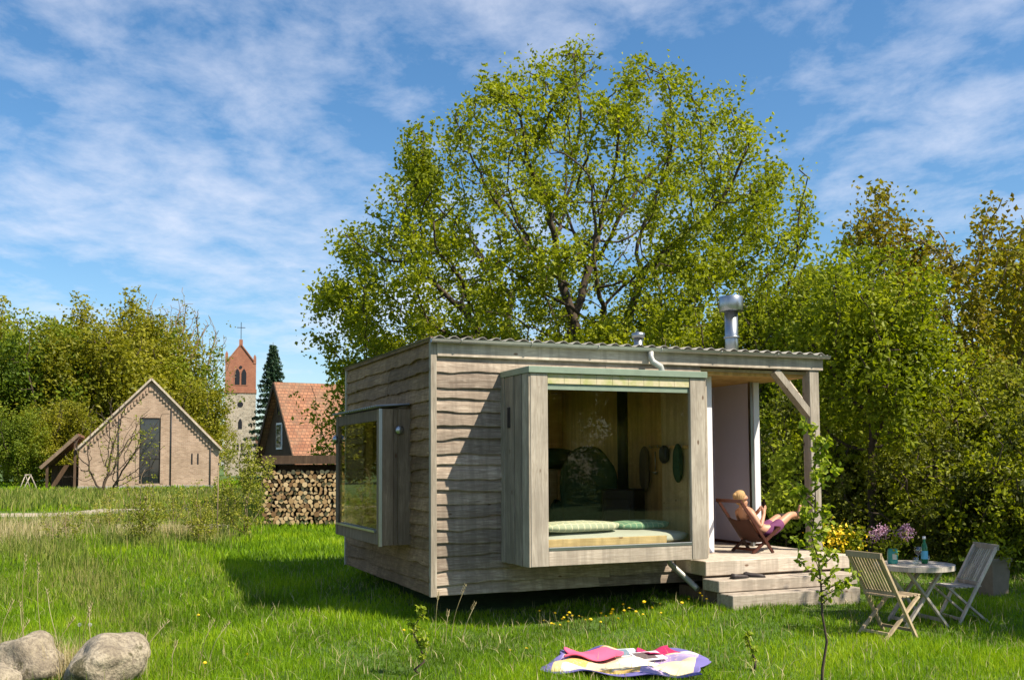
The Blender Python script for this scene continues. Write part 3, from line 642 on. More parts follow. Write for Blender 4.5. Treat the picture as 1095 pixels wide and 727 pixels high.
def make_tree(name, label, cat, pos, att, fork, D, di, dk, leafmat, nleaf, lsize, seed, bark='bark', rtip=.012, expo=2.3, rmax=None, spread=.22, group=None, tipfrac=.035, trop=(0, 0, .05), flat=.3, iters=90, clk=.6, rmin=0, asp=.68, drop=0, keep=None, zscale=1, per=9, csig=.95, limbs=None, K=1.):
    rg = np.random.default_rng(seed); nodes, par = colonize(att, (0, 0, 0), fork, D, di, dk, iters, seed, trop, limbs=limbs)
    r, kids = tree_mesh(nodes, par, rtip, expo, rmax=rmax)
    nodes = nodes*np.array([1, 1, zscale])*K; r = r*K; t = thing(name, label, cat, pos, 0, group)
    me = tubes(nodes, par, r, 6, rmin); me.materials.append(M[bark]); link('trunk', me, t)
    tips = np.where((r < tipfrac) & (np.arange(len(r)) > 3))[0]
    if nleaf and len(tips):
        cn = clumpnoise(nodes[tips], rg, clk); w = np.clip(1+.9*cn, .2, 3)
        if keep is not None: w = w*keep(nodes[tips])
        w /= w.sum()
        nc = max(1, nleaf//per); pc = rg.choice(tips, nc, p=w); cc = nodes[pc]+rg.normal(0, spread, (nc, 3)); rep_ = rg.integers(0, nc, nleaf); pick = pc[rep_]; cs_ = rg.uniform(.5, 1.5, nc)[rep_]; c = cc[rep_]+rg.normal(0, 1, (nleaf, 3))*(lsize*csig*cs_)[:, None]; cr_ = rg.normal(0, .13, nc)[rep_]
        node_r = rg.uniform(0, 1, len(nodes)); rnd = np.clip(.5+.18*clumpnoise(c, rg, clk*.8)+cr_+rg.normal(0, .13, nleaf), 0, 1)
        me = leaves(c, lsize, rg, rnd, flat, asp=asp, drop=drop); me.materials.append(M[leafmat]); link('crown', me, t)
    return t
def PX(px, Y): return (px-547.5)/1090*Y
rg = np.random.default_rng(11)
# the big tree behind the cabin
KO = 33/24; oak = (1.5*KO, 33., .15)
prof = [(-.78, -6.0), (-.45, -6.3), (0, -6.0), (.5, -4.7), (.8, -2.5)]
A = []
while len(A) < 3600:
    p = rg.uniform((-6.6, -5.6, 2.6), (6.2, 5.6, 11.9)); x, y, z = p
    # outline taken as seen: half width by height
    zl = [2.6, 3.5, 5., 6.5, 8., 9.2, 10.3, 11.2, 11.9]; wl_ = [4.6, 5.9, 6.1, 5.9, 5.0, 4.1, 3.2, 2.0, .4]; wr_ = [5.2, 5.8, 6.0, 5.9, 5.6, 4.8, 3.6, 2.2, .3]
    hw = np.interp(z, zl, wl_ if x < 0 else wr_)*(1+.07*math.sin(3.1*z+x*.3)+.05*math.sin(7*z)); dw = np.interp(z, zl, [4.2, 5, 5.4, 5.4, 4.9, 4.1, 3.1, 1.9, .4])
    q = (x/hw)**2+(y/dw)**2
    if q < 1 and rg.random() < .25+.75*q: A.append(p)
make_tree('oak_tree', 'large broad spreading tree with dark forked limbs rising behind the cabin', 'tree', oak, np.array(A), (.1, 0, 1.7), .27, 2.2, .62, 'oakleaf', 112000, .148, 21, rtip=.0135, expo=1.84, rmax=.5, spread=.22, tipfrac=.036, trop=(0, 0, .03), clk=1.1, zscale=.945, K=KO, per=9, csig=1.0, keep=lambda p: .22+1.1*np.clip(np.sqrt((p[:, 0]/8)**2+(p[:, 1]/7)**2+((p[:, 2]-7.5)/7.5)**2)-.25, 0, 1)+.9*np.clip((8.2-p[:, 2])/2.5, 0, 1),
          limbs=[(-3.6, .6, 3.9), (-2.6, -1.2, 5.0), (-1.5, 1.2, 5.8), (-.5, -.9, 6.4), (.5, .9, 6.6), (1.5, -.9, 5.9), (2.5, 1.0, 5.2), (3.7, -.5, 4.1), (-.2, 2.8, 4.6), (.4, -2.9, 4.4), (-4.2, -1.2, 3.1), (4.3, 1.0, 3.3)])
# right hand trees
TRK = []
def right_tree(label, px, Y, zc, rad, h, mat, nl, seed, ls=.12, na=1300, shell=.5, base_z=None, lumps=.2, spread=.17, name='tree', dens=1., bark='bark', group='trees and bushes right of the cabin', cat='tree', fork=None, rtip=.009, clk=1.1, limbs=None):
    x = PX(px, Y); g = float(gh(x, Y)) if base_z is None else base_z
    att = ellipsoid_pts(na, (0, 0, zc), rad, np.random.default_rng(seed), shell, lumps, .25)
    return make_tree(name, label, cat, (x, Y, g-.05), att, fork or (.1, .05, max(.3, zc-rad[2]*.9)), .2, 2.2, .38, mat, nl, ls, seed, rtip=rtip, expo=2.2, rmax=.17, spread=spread, tipfrac=.024, group=group, bark=bark, clk=clk, limbs=limbs)
right_tree('tall lime green tree with slender dark trunk right of the porch', 930, 16.9, 3.55, (1.25, 1.2, 1.65), 7, 'limeleaf', 16000, 31, name='slender_tree', na=1500, fork=(.05, 0, 2.1), ls=.10, clk=2.0, rtip=.011)
right_tree('bronze tinted thin crowned tree at the top of the right hand group', 947, 22.5, 5.6, (1.0, 1.1, 1.9), 8, 'oakbronze', 8500, 32, name='bronze_tree', na=900)
right_tree('open crowned tree with many pale upright branches at the right edge', 1052, 20.5, 4.4, (2.3, 1.7, 2.3), 7, 'oakbronze', 11500, 33, name='open_crowned_tree', bark='bark_pale', na=1700, fork=(0, 0, .8), rtip=.011, limbs=[(-1.2, .3, 3.4), (-.6, -.4, 3.9), (0, .4, 4.1), (.7, -.3, 3.8), (1.3, .4, 3.2)])
right_tree('bright green tree filling the gap between the oak and the porch', 858, 25, 4.0, (1.9, 1.8, 2.3), 7, 'limeleaf', 17000, 34, name='bright_green_tree', na=1500)
right_tree('dim green tree standing behind the porch post', 808, 25, 3.6, (3.0, 2.0, 2.6), 6, 'oakleaf', 20000, 35, name='dim_green_tree', na=1300)
right_tree('tall green tree cut off by the right edge of the photo', 1125, 23.5, 3.8, (2.0, 1.8, 2.3), 7, 'limeleaf', 14000, 36, name='edge_tree', na=1300)
# hedge bushes on the right, individually grown
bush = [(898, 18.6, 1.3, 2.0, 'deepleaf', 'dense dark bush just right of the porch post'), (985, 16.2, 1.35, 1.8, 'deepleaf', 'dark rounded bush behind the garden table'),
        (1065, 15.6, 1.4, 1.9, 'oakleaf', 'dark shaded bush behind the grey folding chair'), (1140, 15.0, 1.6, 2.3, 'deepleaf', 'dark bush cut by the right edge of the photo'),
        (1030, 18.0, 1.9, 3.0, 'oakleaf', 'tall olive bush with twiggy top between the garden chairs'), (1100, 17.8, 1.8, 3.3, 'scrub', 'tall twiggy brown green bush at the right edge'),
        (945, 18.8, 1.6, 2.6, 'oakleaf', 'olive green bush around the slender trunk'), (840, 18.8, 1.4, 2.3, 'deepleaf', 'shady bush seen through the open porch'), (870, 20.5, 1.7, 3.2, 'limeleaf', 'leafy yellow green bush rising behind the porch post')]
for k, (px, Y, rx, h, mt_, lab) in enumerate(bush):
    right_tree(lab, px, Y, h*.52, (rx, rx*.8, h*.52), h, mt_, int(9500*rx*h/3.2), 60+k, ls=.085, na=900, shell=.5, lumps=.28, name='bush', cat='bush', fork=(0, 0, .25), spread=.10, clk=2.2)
# tree just outside the frame whose shade falls on the garden table
right_tree('leafy tree beyond the right edge shading the garden table', 1500, 10.6, 4.0, (2.0, 2.0, 2.2), 6, 'limeleaf', 9000, 90, ls=.16, name='shade_tree', na=800)
# far left wood: individual trees, three kinds copied
def far_proto(seed, mat, H, rx, nl, bare=False):
    rgx = np.random.default_rng(seed); att = ellipsoid_pts(900, (0, 0, H*.56), (rx, rx, H*.45), rgx, .6, .2, 1.0)
    return make_tree('broadleaf_tree', None, None, (0, 0, 0), att, (0, 0, H*.2), .55, 6, 1.1, mat, int(nl*1.9), .34, seed, rtip=.03, expo=2.2, rmax=.35, spread=.6, tipfrac=.12, clk=.5)
protos = [far_proto(101, 'farleaf', 15, 5.2, 13000), far_proto(102, 'farleaf2', 14, 5.0, 13000), far_proto(103, 'farleaf', 13, 4.6, 11000)]
barep = make_tree('bare_tree', None, None, (0, 0, 0), ellipsoid_pts(3400, (0, 0, 11.5), (5.2, 4.6, 5.6), np.random.default_rng(5), .6, .15, 3), (0, 0, 4), .42, 5, .62, 'farleaf', 2600, .25, 44, rtip=.022, expo=2.0, rmax=.4, spread=.5, tipfrac=.12, bark='bark_pale')
far = [(0, 8, 96, 1.0, 0, 'broad green tree at the far left edge of the distant wood'), (1, 38, 88, 1.0, 1.1, 'green tree second from the left in the distant wood'), (0, 72, 99, 1.05, 2.0, 'olive tree behind the left slope of the pale barn'),
       (2, 105, 90, 1.12, .5, 'bushy olive tree directly behind the barn roof peak, left side'), (0, 140, 98, 1.08, 4.0, 'tall olive tree above the barn gable'), (1, 176, 101, 1.02, 5.0, 'green tree behind the right slope of the barn'),
       (2, 196, 96, .78, 3.0, 'olive tree just left of the church tower'), (0, 222, 118, .5, 3.3, 'far low tree touching the church tower on its left'), (1, -40, 90, 1.0, 2.6, 'green tree cut by the left edge of the photo'), (2, 60, 80, .55, 2.2, 'small tree above the tiled lean-to roof'), (1, 24, 78, .42, .3, 'low dark green tree beside the swing frame')]
used = set()
for (k, px, Y, s, rz, lab) in far:
    o = protos[k] if k not in used else copy_tree(protos[k]); used.add(k)
    o.location = (PX(px, Y), Y, .1); o.rotation_euler.z = rz; o.scale = (s, s, s); tag(o, lab, 'tree', 'trees of the distant wood on the left')
for i, (px, Y, s, rz, lab) in enumerate(((185, 108, 1.12, 0, 'nearly leafless tree with fine grey twigs above the right of the wood'), (118, 112, 1.06, 2, 'nearly leafless grey tree rising above the middle of the wood'), (160, 118, 1.15, 4, 'tall bare twigged tree behind the barn peak'))):
    o = barep if i == 0 else copy_tree(barep); o.location = (PX(px, Y), Y, .1); o.rotation_euler.z = rz; o.scale = (s,)*3; tag(o, lab, 'tree', 'bare trees above the distant wood')
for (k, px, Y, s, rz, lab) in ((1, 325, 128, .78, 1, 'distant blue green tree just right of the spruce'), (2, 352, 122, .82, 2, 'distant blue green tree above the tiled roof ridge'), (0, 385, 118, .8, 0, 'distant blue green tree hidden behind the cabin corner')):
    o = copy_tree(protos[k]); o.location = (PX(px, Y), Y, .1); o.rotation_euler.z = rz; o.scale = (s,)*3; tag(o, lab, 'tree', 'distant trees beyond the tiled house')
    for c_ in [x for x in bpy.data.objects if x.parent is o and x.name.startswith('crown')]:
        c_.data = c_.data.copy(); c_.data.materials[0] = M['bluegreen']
# more trees closing the horizon behind the cabin and at right
for (k, px, Y, s, rz, lab) in ((1, 470, 62, .42, 1, 'green tree far behind the cabin roof, left part'), (0, 640, 58, .42, 2, 'green tree far behind the cabin roof, middle'), (1, 900, 48, .5, 0, 'green tree deep behind the porch'), (0, 1000, 46, .33, 3, 'green tree deep behind the garden table'), (2, 780, 52, .45, 3, 'green tree deep behind the stove chimney')):
    o = copy_tree(protos[k]); o.location = (PX(px, Y), Y, .1); o.rotation_euler.z = rz; o.scale = (s,)*3; tag(o, lab, 'tree', 'trees closing the view behind the cabin')
# wood going on at left; trees behind the viewpoint added to darken window reflections
for (k, X_, Y_w, s, rz, lab) in ((0, -52, 58, .75, 1, 'tree left of the photo, nearest the meadow'), (1, -62, 50, .8, 2, 'tree left of the photo, second from the meadow'), (2, -44, 70, .8, 0, 'tree left of the photo beside the wood edge'), (1, -70, 66, .9, 4, 'tree left of the photo at the back of the wood'),
        (0, 30, -22, .72, 3, 'unseen tree added behind the viewpoint to darken window reflections, middle'), (1, 38, -14, .75, 1, 'unseen tree added behind the viewpoint to darken window reflections, right'), (2, 21, -30, .8, 5, 'unseen tree added behind the viewpoint to darken window reflections, left'), (0, 42, -28, .9, 2, 'unseen tree added behind the viewpoint to darken window reflections, rear'), (1, 27, -7, .36, 2, 'low unseen tree added behind the viewpoint to darken window reflections, nearest the garden table'), (2, 31, -11, .4, 3, 'low unseen tree added behind the viewpoint to darken window reflections, second along the row'), (0, 26, -12, .36, 4, 'low unseen tree added behind the viewpoint to darken window reflections, third along the row'), (1, 30, -17, .42, 5, 'low unseen tree added behind the viewpoint to darken window reflections, fourth along the row')):
    o = copy_tree(protos[k]); o.location = (X_, Y_w, -1.2 if s < .5 else 0); o.rotation_euler.z = rz; o.scale = (s,)*3; tag(o, lab, 'tree', 'trees around the garden outside the photo')
# spruce
def spruce(px, Y, H):
    rgx = np.random.default_rng(4); x = PX(px, Y); t = thing('spruce_tree', 'dark narrow spruce with drooping tiers between the church tower and tiled roof', 'tree', (x, Y, .2))
    mb = MB().tube([(0, 0, 0), (0, 0, H*.6), (0, 0, H)], [.2, .1, .015], 7); c = []
    z = .8
    while z < H-.1:
        f = 1-z/H; L = 2.6*f**.85+.1; nb = 11
        for k in range(nb):
            a = 2*math.pi*k/nb+z*3.3; l = L*rgx.uniform(.7, 1.12)
            mb.tube([(0, 0, z), (math.cos(a)*l*.6, math.sin(a)*l*.6, z-.1*l), (math.cos(a)*l, math.sin(a)*l, z-.12*l)], [.035, .02, .008], 4)
            for q in range(int(10+56*l/2)):
                tt = rgx.uniform(.08, 1)**.8; sw = (1-tt)*.22*l+.05
                c.append((math.cos(a)*l*tt+rgx.normal(0, sw*.6), math.sin(a)*l*tt+rgx.normal(0, sw*.6), z-.12*l*tt-abs(rgx.normal(0, .10))))
        z += .55*max(.5, f+.3)
    obj('trunk', mb, M['bark'], t, recalc=False); c = np.array(c)
    me = leaves(c, .3, rgx, np.clip(rgx.normal(.45, .22, len(c)), 0, 1), .1, asp=.35, drop=1.5); me.materials.append(M['spruce']); link('crown', me, t)
spruce(291, 76, 10.8)

# ------------------------------------------------------------------ buildings of the village
def barn():
    Y = 70; x = PX(161, Y); rz = math.atan2(-x, Y)
    t = thing('brick_barn', 'pale brick barn with steep gable and one tall dark window', 'barn', (x, Y, .15), rz)
    Wd = 4.52; ez = 2.9; az = 7.5; Lb = 13
    mb = MB(); zl_, zh = .45, 4.95; wx0, wx1 = -.72, .64
    def top(xx): return az-(az-ez)*abs(xx)/Wd
    mb.prism([(-Wd, 0), (wx0, 0), (wx0, top(wx0)), (-Wd, ez)], 1, 0, .4).prism([(wx1, 0), (Wd, 0), (Wd, ez), (wx1, top(wx1))], 1, 0, .4)
    mb.prism([(wx0, zh), (wx1, zh), (wx1, top(wx1)), (0, az), (wx0, top(wx0))], 1, 0, .4).prism([(wx0, 0), (wx1, 0), (wx1, zl_), (wx0, zl_)], 1, 0, .4)
    mb.box((-Wd, .4, 0), (-Wd+.3, Lb, ez)).box((Wd-.3, .4, 0), (Wd, Lb, ez)); mb.prism([(-Wd, 0), (Wd, 0), (Wd, ez), (0, az), (-Wd, ez)], 1, Lb-.3, Lb)
    wl2 = obj('wall', mb, M['barnbrick'], t)
    for s in (-1, 1):
        mb = MB()
        n = 22
        for i in range(n):
            f = (i+.6)/n; xx = s*Wd*(1-f)*.93; mb.box((xx-.07, -.09, top(xx)-.62), (xx+.07, .003, top(xx)-.36))
        obj('dentil_course', mb, M['barnbrick'], wl2)
        mb = MB(); dz = .14
        mb.add([(0, -.22, az+.02), (s*(Wd+.18), -.22, ez-.17), (s*(Wd+.18), Lb+.2, ez-.17), (0, Lb+.2, az+.02), (0, -.22, az+.22), (s*(Wd+.18), -.22, ez+.01), (s*(Wd+.18), Lb+.2, ez+.01), (0, Lb+.2, az+.22)], [(0, 3, 2, 1), (4, 5, 6, 7), (0, 1, 5, 4), (1, 2, 6, 5), (2, 3, 7, 6), (3, 0, 4, 7)])
        obj('roof', mb, M['tile'], t)
        obj('verge_board', MB().bar((0, -.26, az+.12), (s*(Wd+.18), -.26, ez-.13), .06, .13), M['beam_u'], t)
    wf = obj('window', MB().box((wx0-.002, .06, zl_), (wx0+.07, .14, zh)).box((wx1-.07, .06, zl_), (wx1+.002, .14, zh)).box((wx0+.07, .06, zh-.08), (wx1-.07, .14, zh)).box((wx0+.07, .06, zl_), (wx1-.07, .14, zl_+.08)).box((wx0+.07, .07, 2.1), (wx1-.07, .13, 2.17)).box((-.06, .07, zl_+.08), (-.01, .13, 2.1)), M['darkmetal'], t)
    obj('pane', MB().box((wx0+.07, .1, zl_+.08), (wx1-.07, .11, zh-.08)), M['darkglass'], wf)
    obj('window_surround', MB().box((wx0-.22, -.03, zl_), (wx0-.005, .05, zh+.2)).box((wx1+.005, -.03, zl_), (wx1+.22, .05, zh+.2)).box((wx0-.004, -.03, zh+.003), (wx1+.004, .05, zh+.2)), M['barnbrick'], t)
    for xx in (2.72, 3.12): obj('slit_window', MB().prism([(xx-.05, 1.75), (xx+.05, 1.75), (xx+.05, 2.45), (xx, 2.55), (xx-.05, 2.45)], 1, -.012, .01), M['darkmetal'], t)
    for xx, zt_ in ((1.33, 5.6), (3.95, 3.2), (-2.05, 5.0)): obj('iron_rod', MB().tube([(xx, -.05, .1), (xx, -.05, zt_)], .035, 6), M['darkmetal'], t)
    obj('plinth', MB().box((-Wd-.04, -.05, -.2), (Wd+.04, .0, .32)), M['cement'], t)
    # open lean-to on the left
    l = thing('lean_to_shelter', 'low dark lean-to with tiled roof on the left flank of the barn', 'shelter', (x, Y, .15), rz)
    mb = MB(); a = (-Wd-.06, 3.7); b = (-Wd-2.25, 1.5)
    mb.add([(a[0], .1, a[1]), (b[0], -.1, b[1]), (b[0], 7, b[1]), (a[0], 7, a[1]), (a[0], .1, a[1]+.16), (b[0], -.1, b[1]+.16), (b[0], 7, b[1]+.16), (a[0], 7, a[1]+.16)], [(0, 3, 2, 1), (4, 5, 6, 7), (0, 1, 5, 4), (1, 2, 6, 5), (2, 3, 7, 6), (3, 0, 4, 7)])
    obj('roof', mb, M['tile'], l)
    obj('verge_board', MB().bar((a[0], -.12, a[1]+.06), (b[0]-.1, -.2, b[1]+.04), .07, .22), M['darkclad'], l)
    for xx, zt_ in ((-Wd-1.95, 1.75), (-Wd-.25, 3.4)): obj('post', MB().box((xx-.08, .1, -.2), (xx+.08, .26, zt_)), M['brownboard'], l)
    obj('back_wall', MB().box((-Wd-2.0, 4.0, -.2), (-Wd-.07, 4.1, 1.75)), M['brownboard'], l)
barn()
def arch(xc, z0, w, h, n=8):
    p = [(xc-w/2, z0), (xc+w/2, z0), (xc+w/2, z0+h-w*.9)]
    for i in range(1, n): t = i/n; p.append((xc+w/2-w/2*t, z0+h-w*.9+w*.9*math.sin(t*math.pi/2)))
    p.append((xc, z0+h))
    for i in range(n-1, 0, -1): t = i/n; p.append((xc-w/2+w/2*t, z0+h-w*.9+w*.9*math.sin(t*math.pi/2)))
    p.append((xc-w/2, z0+h-w*.9)); return p
def church():
    Y = 150; x = PX(256.5, Y); rz = math.atan2(-x, Y)
    t = thing('church', 'church tower of fieldstone with red brick gothic belfry and iron cross', 'church', (x, Y, .2), rz); w = 2.2
    tw = obj('stone_tower', MB().box((-w, 0, -.3), (w, 4.4, 12.2)), M['fieldstone'], t)
    mb = MB().box((-w-.1, -.1, 12.2), (w+.1, 4.5, 12.75)).box((-w, -.0, 12.75), (w, 4.4, 16.6)); mb.prism([(-w, 16.6), (w, 16.6), (.22, 19.2), (-.22, 19.2)], 1, 0, .5).prism([(-w, 16.6), (w, 16.6), (.22, 19.2), (-.22, 19.2)], 1, 3.9, 4.4)
    bf = obj('brick_belfry', mb, M['redbrick'], t)
    for s in (-1, 1): obj('pinnacle', MB().box((s*w-.38*(s > 0)-.02*(s < 0), -.06, 16.55), (s*w+.38*(s < 0)+.02*(s > 0), .5, 18.0 if s < 0 else 17.6)).prism([(s*(w-.19)-.19, 18.0 if s < 0 else 17.6), (s*(w-.19)+.19, 18.0 if s < 0 else 17.6), (s*(w-.19), 18.4 if s < 0 else 17.95)], 1, -.06, .5), M['redbrick'], bf)
    obj('gable_pier', MB().box((-.26, -.06, 19.1), (.26, .5, 20.1)), M['redbrick'], bf)
    for s in (-1, 1): obj('gable_coping', MB().bar((0, .2, 19.45), (s*(w-.3), .2, 16.95), .66, .14), M['redbrick'], bf)
    obj('roof', MB().prism([(-w+.1, 16.6), (w-.1, 16.6), (0, 18.9)], 1, .5, 3.9), M['tile'], t)
    obj('bell_niche', MB().prism(arch(0, 13.3, 2.05, 3.3), 1, -.04, .02), M['redbrick'], bf)
    for s in (-1, 1): obj('belfry_window', MB().prism(arch(s*.47, 13.45, .68, 2.3), 1, -.08, -.03), M['darkmetal'], bf)
    obj('round_window', MB().prism([(.42*math.cos(a*math.pi/8), 10.5+.42*math.sin(a*math.pi/8)) for a in range(16)], 1, -.04, .02), M['darkmetal'], tw)
    obj('round_window', MB().prism([(.22*math.cos(a*math.pi/8), 16.0+.22*math.sin(a*math.pi/8)) for a in range(16)], 1, -.11, -.06), M['darkmetal'], bf)
    obj('arched_window', MB().prism(arch(0, 6.9, .55, 1.5), 1, -.04, .02), M['darkmetal'], tw)
    for s in (-1, 1): obj('slit_window', MB().prism(arch(s*.3, 3.6, .3, 1.3), 1, -.04, .02), M['darkmetal'], tw)
    cr = obj('cross', MB().bar((0, .2, 20.1), (0, .2, 22.7), .09, .09).bar((-.6, .2, 21.9), (.6, .2, 21.9), .09, .09), M['darkmetal'], t)
    obj('nave', MB().box((w+.02, 3.2, -.3), (w+5, 18, 3.6)), M['fieldstone'], t)
    mb = MB(); mb.add([(w+.01, 3, 3.5), (w+5.3, 3, 3.5), (w+.01, 3, 6.1), (w+.01, 18, 3.5), (w+5.3, 18, 3.5), (w+.01, 18, 6.1)], [(0, 1, 2), (3, 5, 4), (0, 3, 4, 1), (1, 4, 5, 2), (2, 5, 3, 0)]); obj('nave_roof', mb, M['tile'], t)
church()
def house():
    Y = 50; x = PX(299, Y); rz = R(30)      # ridge runs along local +x, gable faces local -x
    t = thing('tiled_house', 'old house with steep orange tiled roof and dark brown gable', 'house', (x, Y, .2), rz); hw = 2.9; ez = 2.0; az = 5.5; L = 9
    mb = MB().prism([(-hw, -.2), (hw, -.2), (hw, ez), (0, az), (-hw, ez)], 0, 0, .3).box((.3, -hw, -.2), (L, -hw+.3, ez)).box((.3, hw-.3, -.2), (L, hw, ez)); mb.prism([(-hw, -.2), (hw, -.2), (hw, ez), (0, az), (-hw, ez)], 0, L-.3, L)
    obj('wall', mb, M['brownboard'], t)
    for s in (-1, 1):
        mb = MB(); mb.add([(-.3, 0, az+.02), (-.3, s*(hw+.4), ez-.42), (L+.3, s*(hw+.4), ez-.42), (L+.3, 0, az+.02), (-.3, 0, az+.2), (-.3, s*(hw+.4), ez-.24), (L+.3, s*(hw+.4), ez-.24), (L+.3, 0, az+.2)], [(0, 3, 2, 1), (4, 5, 6, 7), (0, 1, 5, 4), (1, 2, 6, 5), (2, 3, 7, 6), (3, 0, 4, 7)])
        obj('roof', mb, M['tile'], t); obj('verge_board', MB().bar((-.34, 0, az+.1), (-.34, s*(hw+.4), ez-.33), .05, .22), M['brownboard'], t)
    f = obj('window', MB().box((-.05, -.45, 2.4), (-.005, .45, 3.7)), M['white'], t); obj('pane', MB().box((-.07, -.35, 2.5), (-.052, .35, 3.6)), M['darkglass'], f)
    f = obj('window', MB().box((-.05, -.3, 4.05), (-.005, .3, 4.6)), M['brownboard'], t); obj('pane', MB().box((-.07, -.22, 4.12), (-.052, .22, 4.52)), M['darkglass'], f)
    obj('chimney', MB().box((2.2, 1.9, 2.6), (2.7, 2.4, 5.2)), M['redbrick'], t)
house()
# shelter and stack of firewood
wx, wy = -6.62, 27.0
t = thing('wood_shelter', 'low shelter with a dark plank roof above the stacked firewood', 'shelter', (wx, wy, .26))
obj('roof', MB().box((.05, -.08, 1.64), (4.0, 1.1, 1.72), rnd=.2).box((.03, -.11, 1.62), (4.0, -.082, 1.84), rnd=.9), M['brownboard'], t)
for (a, b) in ((.1, .75), (3.9, .75), (3.9, -.2)): obj('post', MB().box((a, b, -.1), (a+.09, b+.09, 1.6)), M['brownboard'], t)
obj('back_boards', MB().box((.1, .86, .0), (3.9, .9, 1.6)), M['brownboard'], t)
rr = random.Random(5); LK = []
for k in range(10):
    mb = MB(); kind = k % 3
    if kind == 0: poly = [(math.cos(a*math.pi/5)*rr.uniform(.9, 1.05), math.sin(a*math.pi/5)*rr.uniform(.9, 1.05)) for a in range(10)]
    elif kind == 1:
        poly = [(math.cos(a)*1.05, math.sin(a)*1.05-.35) for a in np.linspace(0, math.pi, 7)]
    else: poly = [(0, -.75)]+[(math.cos(a)*1.25, math.sin(a)*1.25-.35) for a in np.linspace(R(35), R(145), 5)]
    n = len(poly); rdv = [.0, .2, .35, .45, .55, .65, .75, .85, .95, 1.][k]
    vs = [(p[0]*.066, y, p[1]*.066) for y in (0, .33) for p in poly]
    mb.add(vs, [(i, (i+1) % n, n+(i+1) % n, n+i) for i in range(n)], 0, rdv); mb.add([vs[i] for i in range(n)], [tuple(range(n))], 1, rdv); mb.add([vs[n+i] for i in range(n)], [tuple(range(n))], 1, rdv)
    o = obj('log', mb, [M['logbark'], M['logend']], recalc=False); LK.append(o.data); bpy.data.objects.remove(o)
ORD = 'first second third fourth fifth sixth seventh eighth ninth tenth eleventh twelfth thirteenth fourteenth fifteenth sixteenth seventeenth eighteenth nineteenth twentieth twenty-first twenty-second'.split()
cnt = 0; row = 0; z = .066
while z < 1.42:
    xx = .08+.06*(row % 2); col_ = 0
    while xx < 2.35 and cnt < 295:
        q_ = rr.randrange(10); o = link('firewood_log', LK[q_], None, (wx+xx, wy+rr.uniform(-.05, .03), .28+z+rr.uniform(-.012, .012))); o.rotation_euler = (0, rr.uniform(0, 6.28), rr.uniform(-.06, .06)); s = rr.uniform(.82, 1.12); o.scale = (s, 1, s)
        tag(o, '%s %s log, %s from left in the %s layer from the ground' % (('dark', 'dark', 'brown', 'brown', 'brown', 'tan', 'tan', 'tan', 'pale', 'pale')[q_], ('round', 'half round', 'wedge shaped')[q_ % 3], ORD[col_], ORD[row]), 'log', 'logs of the firewood stack'); col_ += 1; cnt += 1; xx += .128*rr.uniform(.93, 1.05)
    z += .109; row += 1
# swing frame
t = thing('swing_frame', 'small pale a-frame of wooden poles standing in the far left meadow', 'frame', (PX(28, 62), 62, .15), .2)
for s in (-1, 1):
    obj('leg', MB().tube([(s*.42, 0, 0), (0, 0, 1.15)], .025, 7), M['beam_z'], t)
    obj('leg', MB().tube([(s*.5, 1.2, 0), (0, 1.2, 1.15)], .035, 7), M['beam_z'], t)
obj('top_pole', MB().tube([(0, -.1, 1.16), (0, 1.3, 1.16)], .03, 7), M['beam_z'], t)
t = tag(obj('timber_beam', MB().box((-1.3, -.15, 0), (1.3, .15, .2), bev=.02), M['beam_u'], None, (PX(165, 34.5), 34.5, float(gh(PX(165, 34.5), 34.5))-.02), R(8)), 'long pale timber beam lying in the meadow beside the path', 'beam')
# ------------------------------------------------------------------ person on the deck chair
P0 = C(4.0, 0, .67)
t = thing('deck_chair', 'low dark red wooden deck chair with brown sling standing on the porch deck', 'deck chair', P0, YAW)
for v_ in (-.10, .42):
    obj('back_rail', MB().bar((.19, v_, .69), (.69, v_, .0), .035, .028, up=(0, 1, 0)), M['redwood'], t)
    obj('seat_rail', MB().bar((.39, v_+(.03 if v_ < 0 else -.03), .0), (.83, v_+(.03 if v_ < 0 else -.03), .33), .035, .026, up=(0, 1, 0)), M['redwood'], t)
obj('top_bar', MB().bar((.19, -.13, .685), (.19, .45, .685), .03, .045), M['redwood'], t)
obj('seat_bar', MB().bar((.82, -.08, .325), (.82, .40, .325), .03, .035), M['redwood'], t)
obj('stretcher', MB().bar((.44, -.08, .04), (.44, .4, .04), .025, .035), M['redwood'], t)
sl_ = [(.335, .45), (.355, .42), (.40, .34), (.50, .20), (.58, .15), (.68, .19), (.80, .31)]
mb = MB(); vs = []
for (a, b) in sl_:
    for k in range(6): vs.append((a, -.07+.46*k/5, b-.03*math.sin(math.pi*k/5)))
mb.add(vs, [(i*6+k, i*6+k+1, (i+1)*6+k+1, (i+1)*6+k) for i in range(6) for k in range(5)], smooth=True)
o = obj('sling', mb, plain('dark_brown_sling', (.055, .02, .013), .9, 0, .2, 20, .3), t); sm = o.modifiers.new('s', 'SOLIDIFY'); sm.thickness = .006
def skin(name, J, E_, mat, parent=None, sub=2):
    ks = list(J); me = bpy.data.meshes.new(name); me.from_pydata([J[k][0] for k in ks], [(ks.index(a), ks.index(b)) for a, b in E_], [])
    o = link(name, me, parent); sk = o.modifiers.new('skin', 'SKIN'); sk.use_smooth_shade = True
    for i, k in enumerate(ks):
        r = J[k][1]; me.skin_vertices[0].data[i].radius = (r, r) if not isinstance(r, tuple) else r
    me.skin_vertices[0].data[0].use_root = True
    su = o.modifiers.new('sub', 'SUBSURF'); su.levels = su.render_levels = sub; me.materials.append(mat); return o
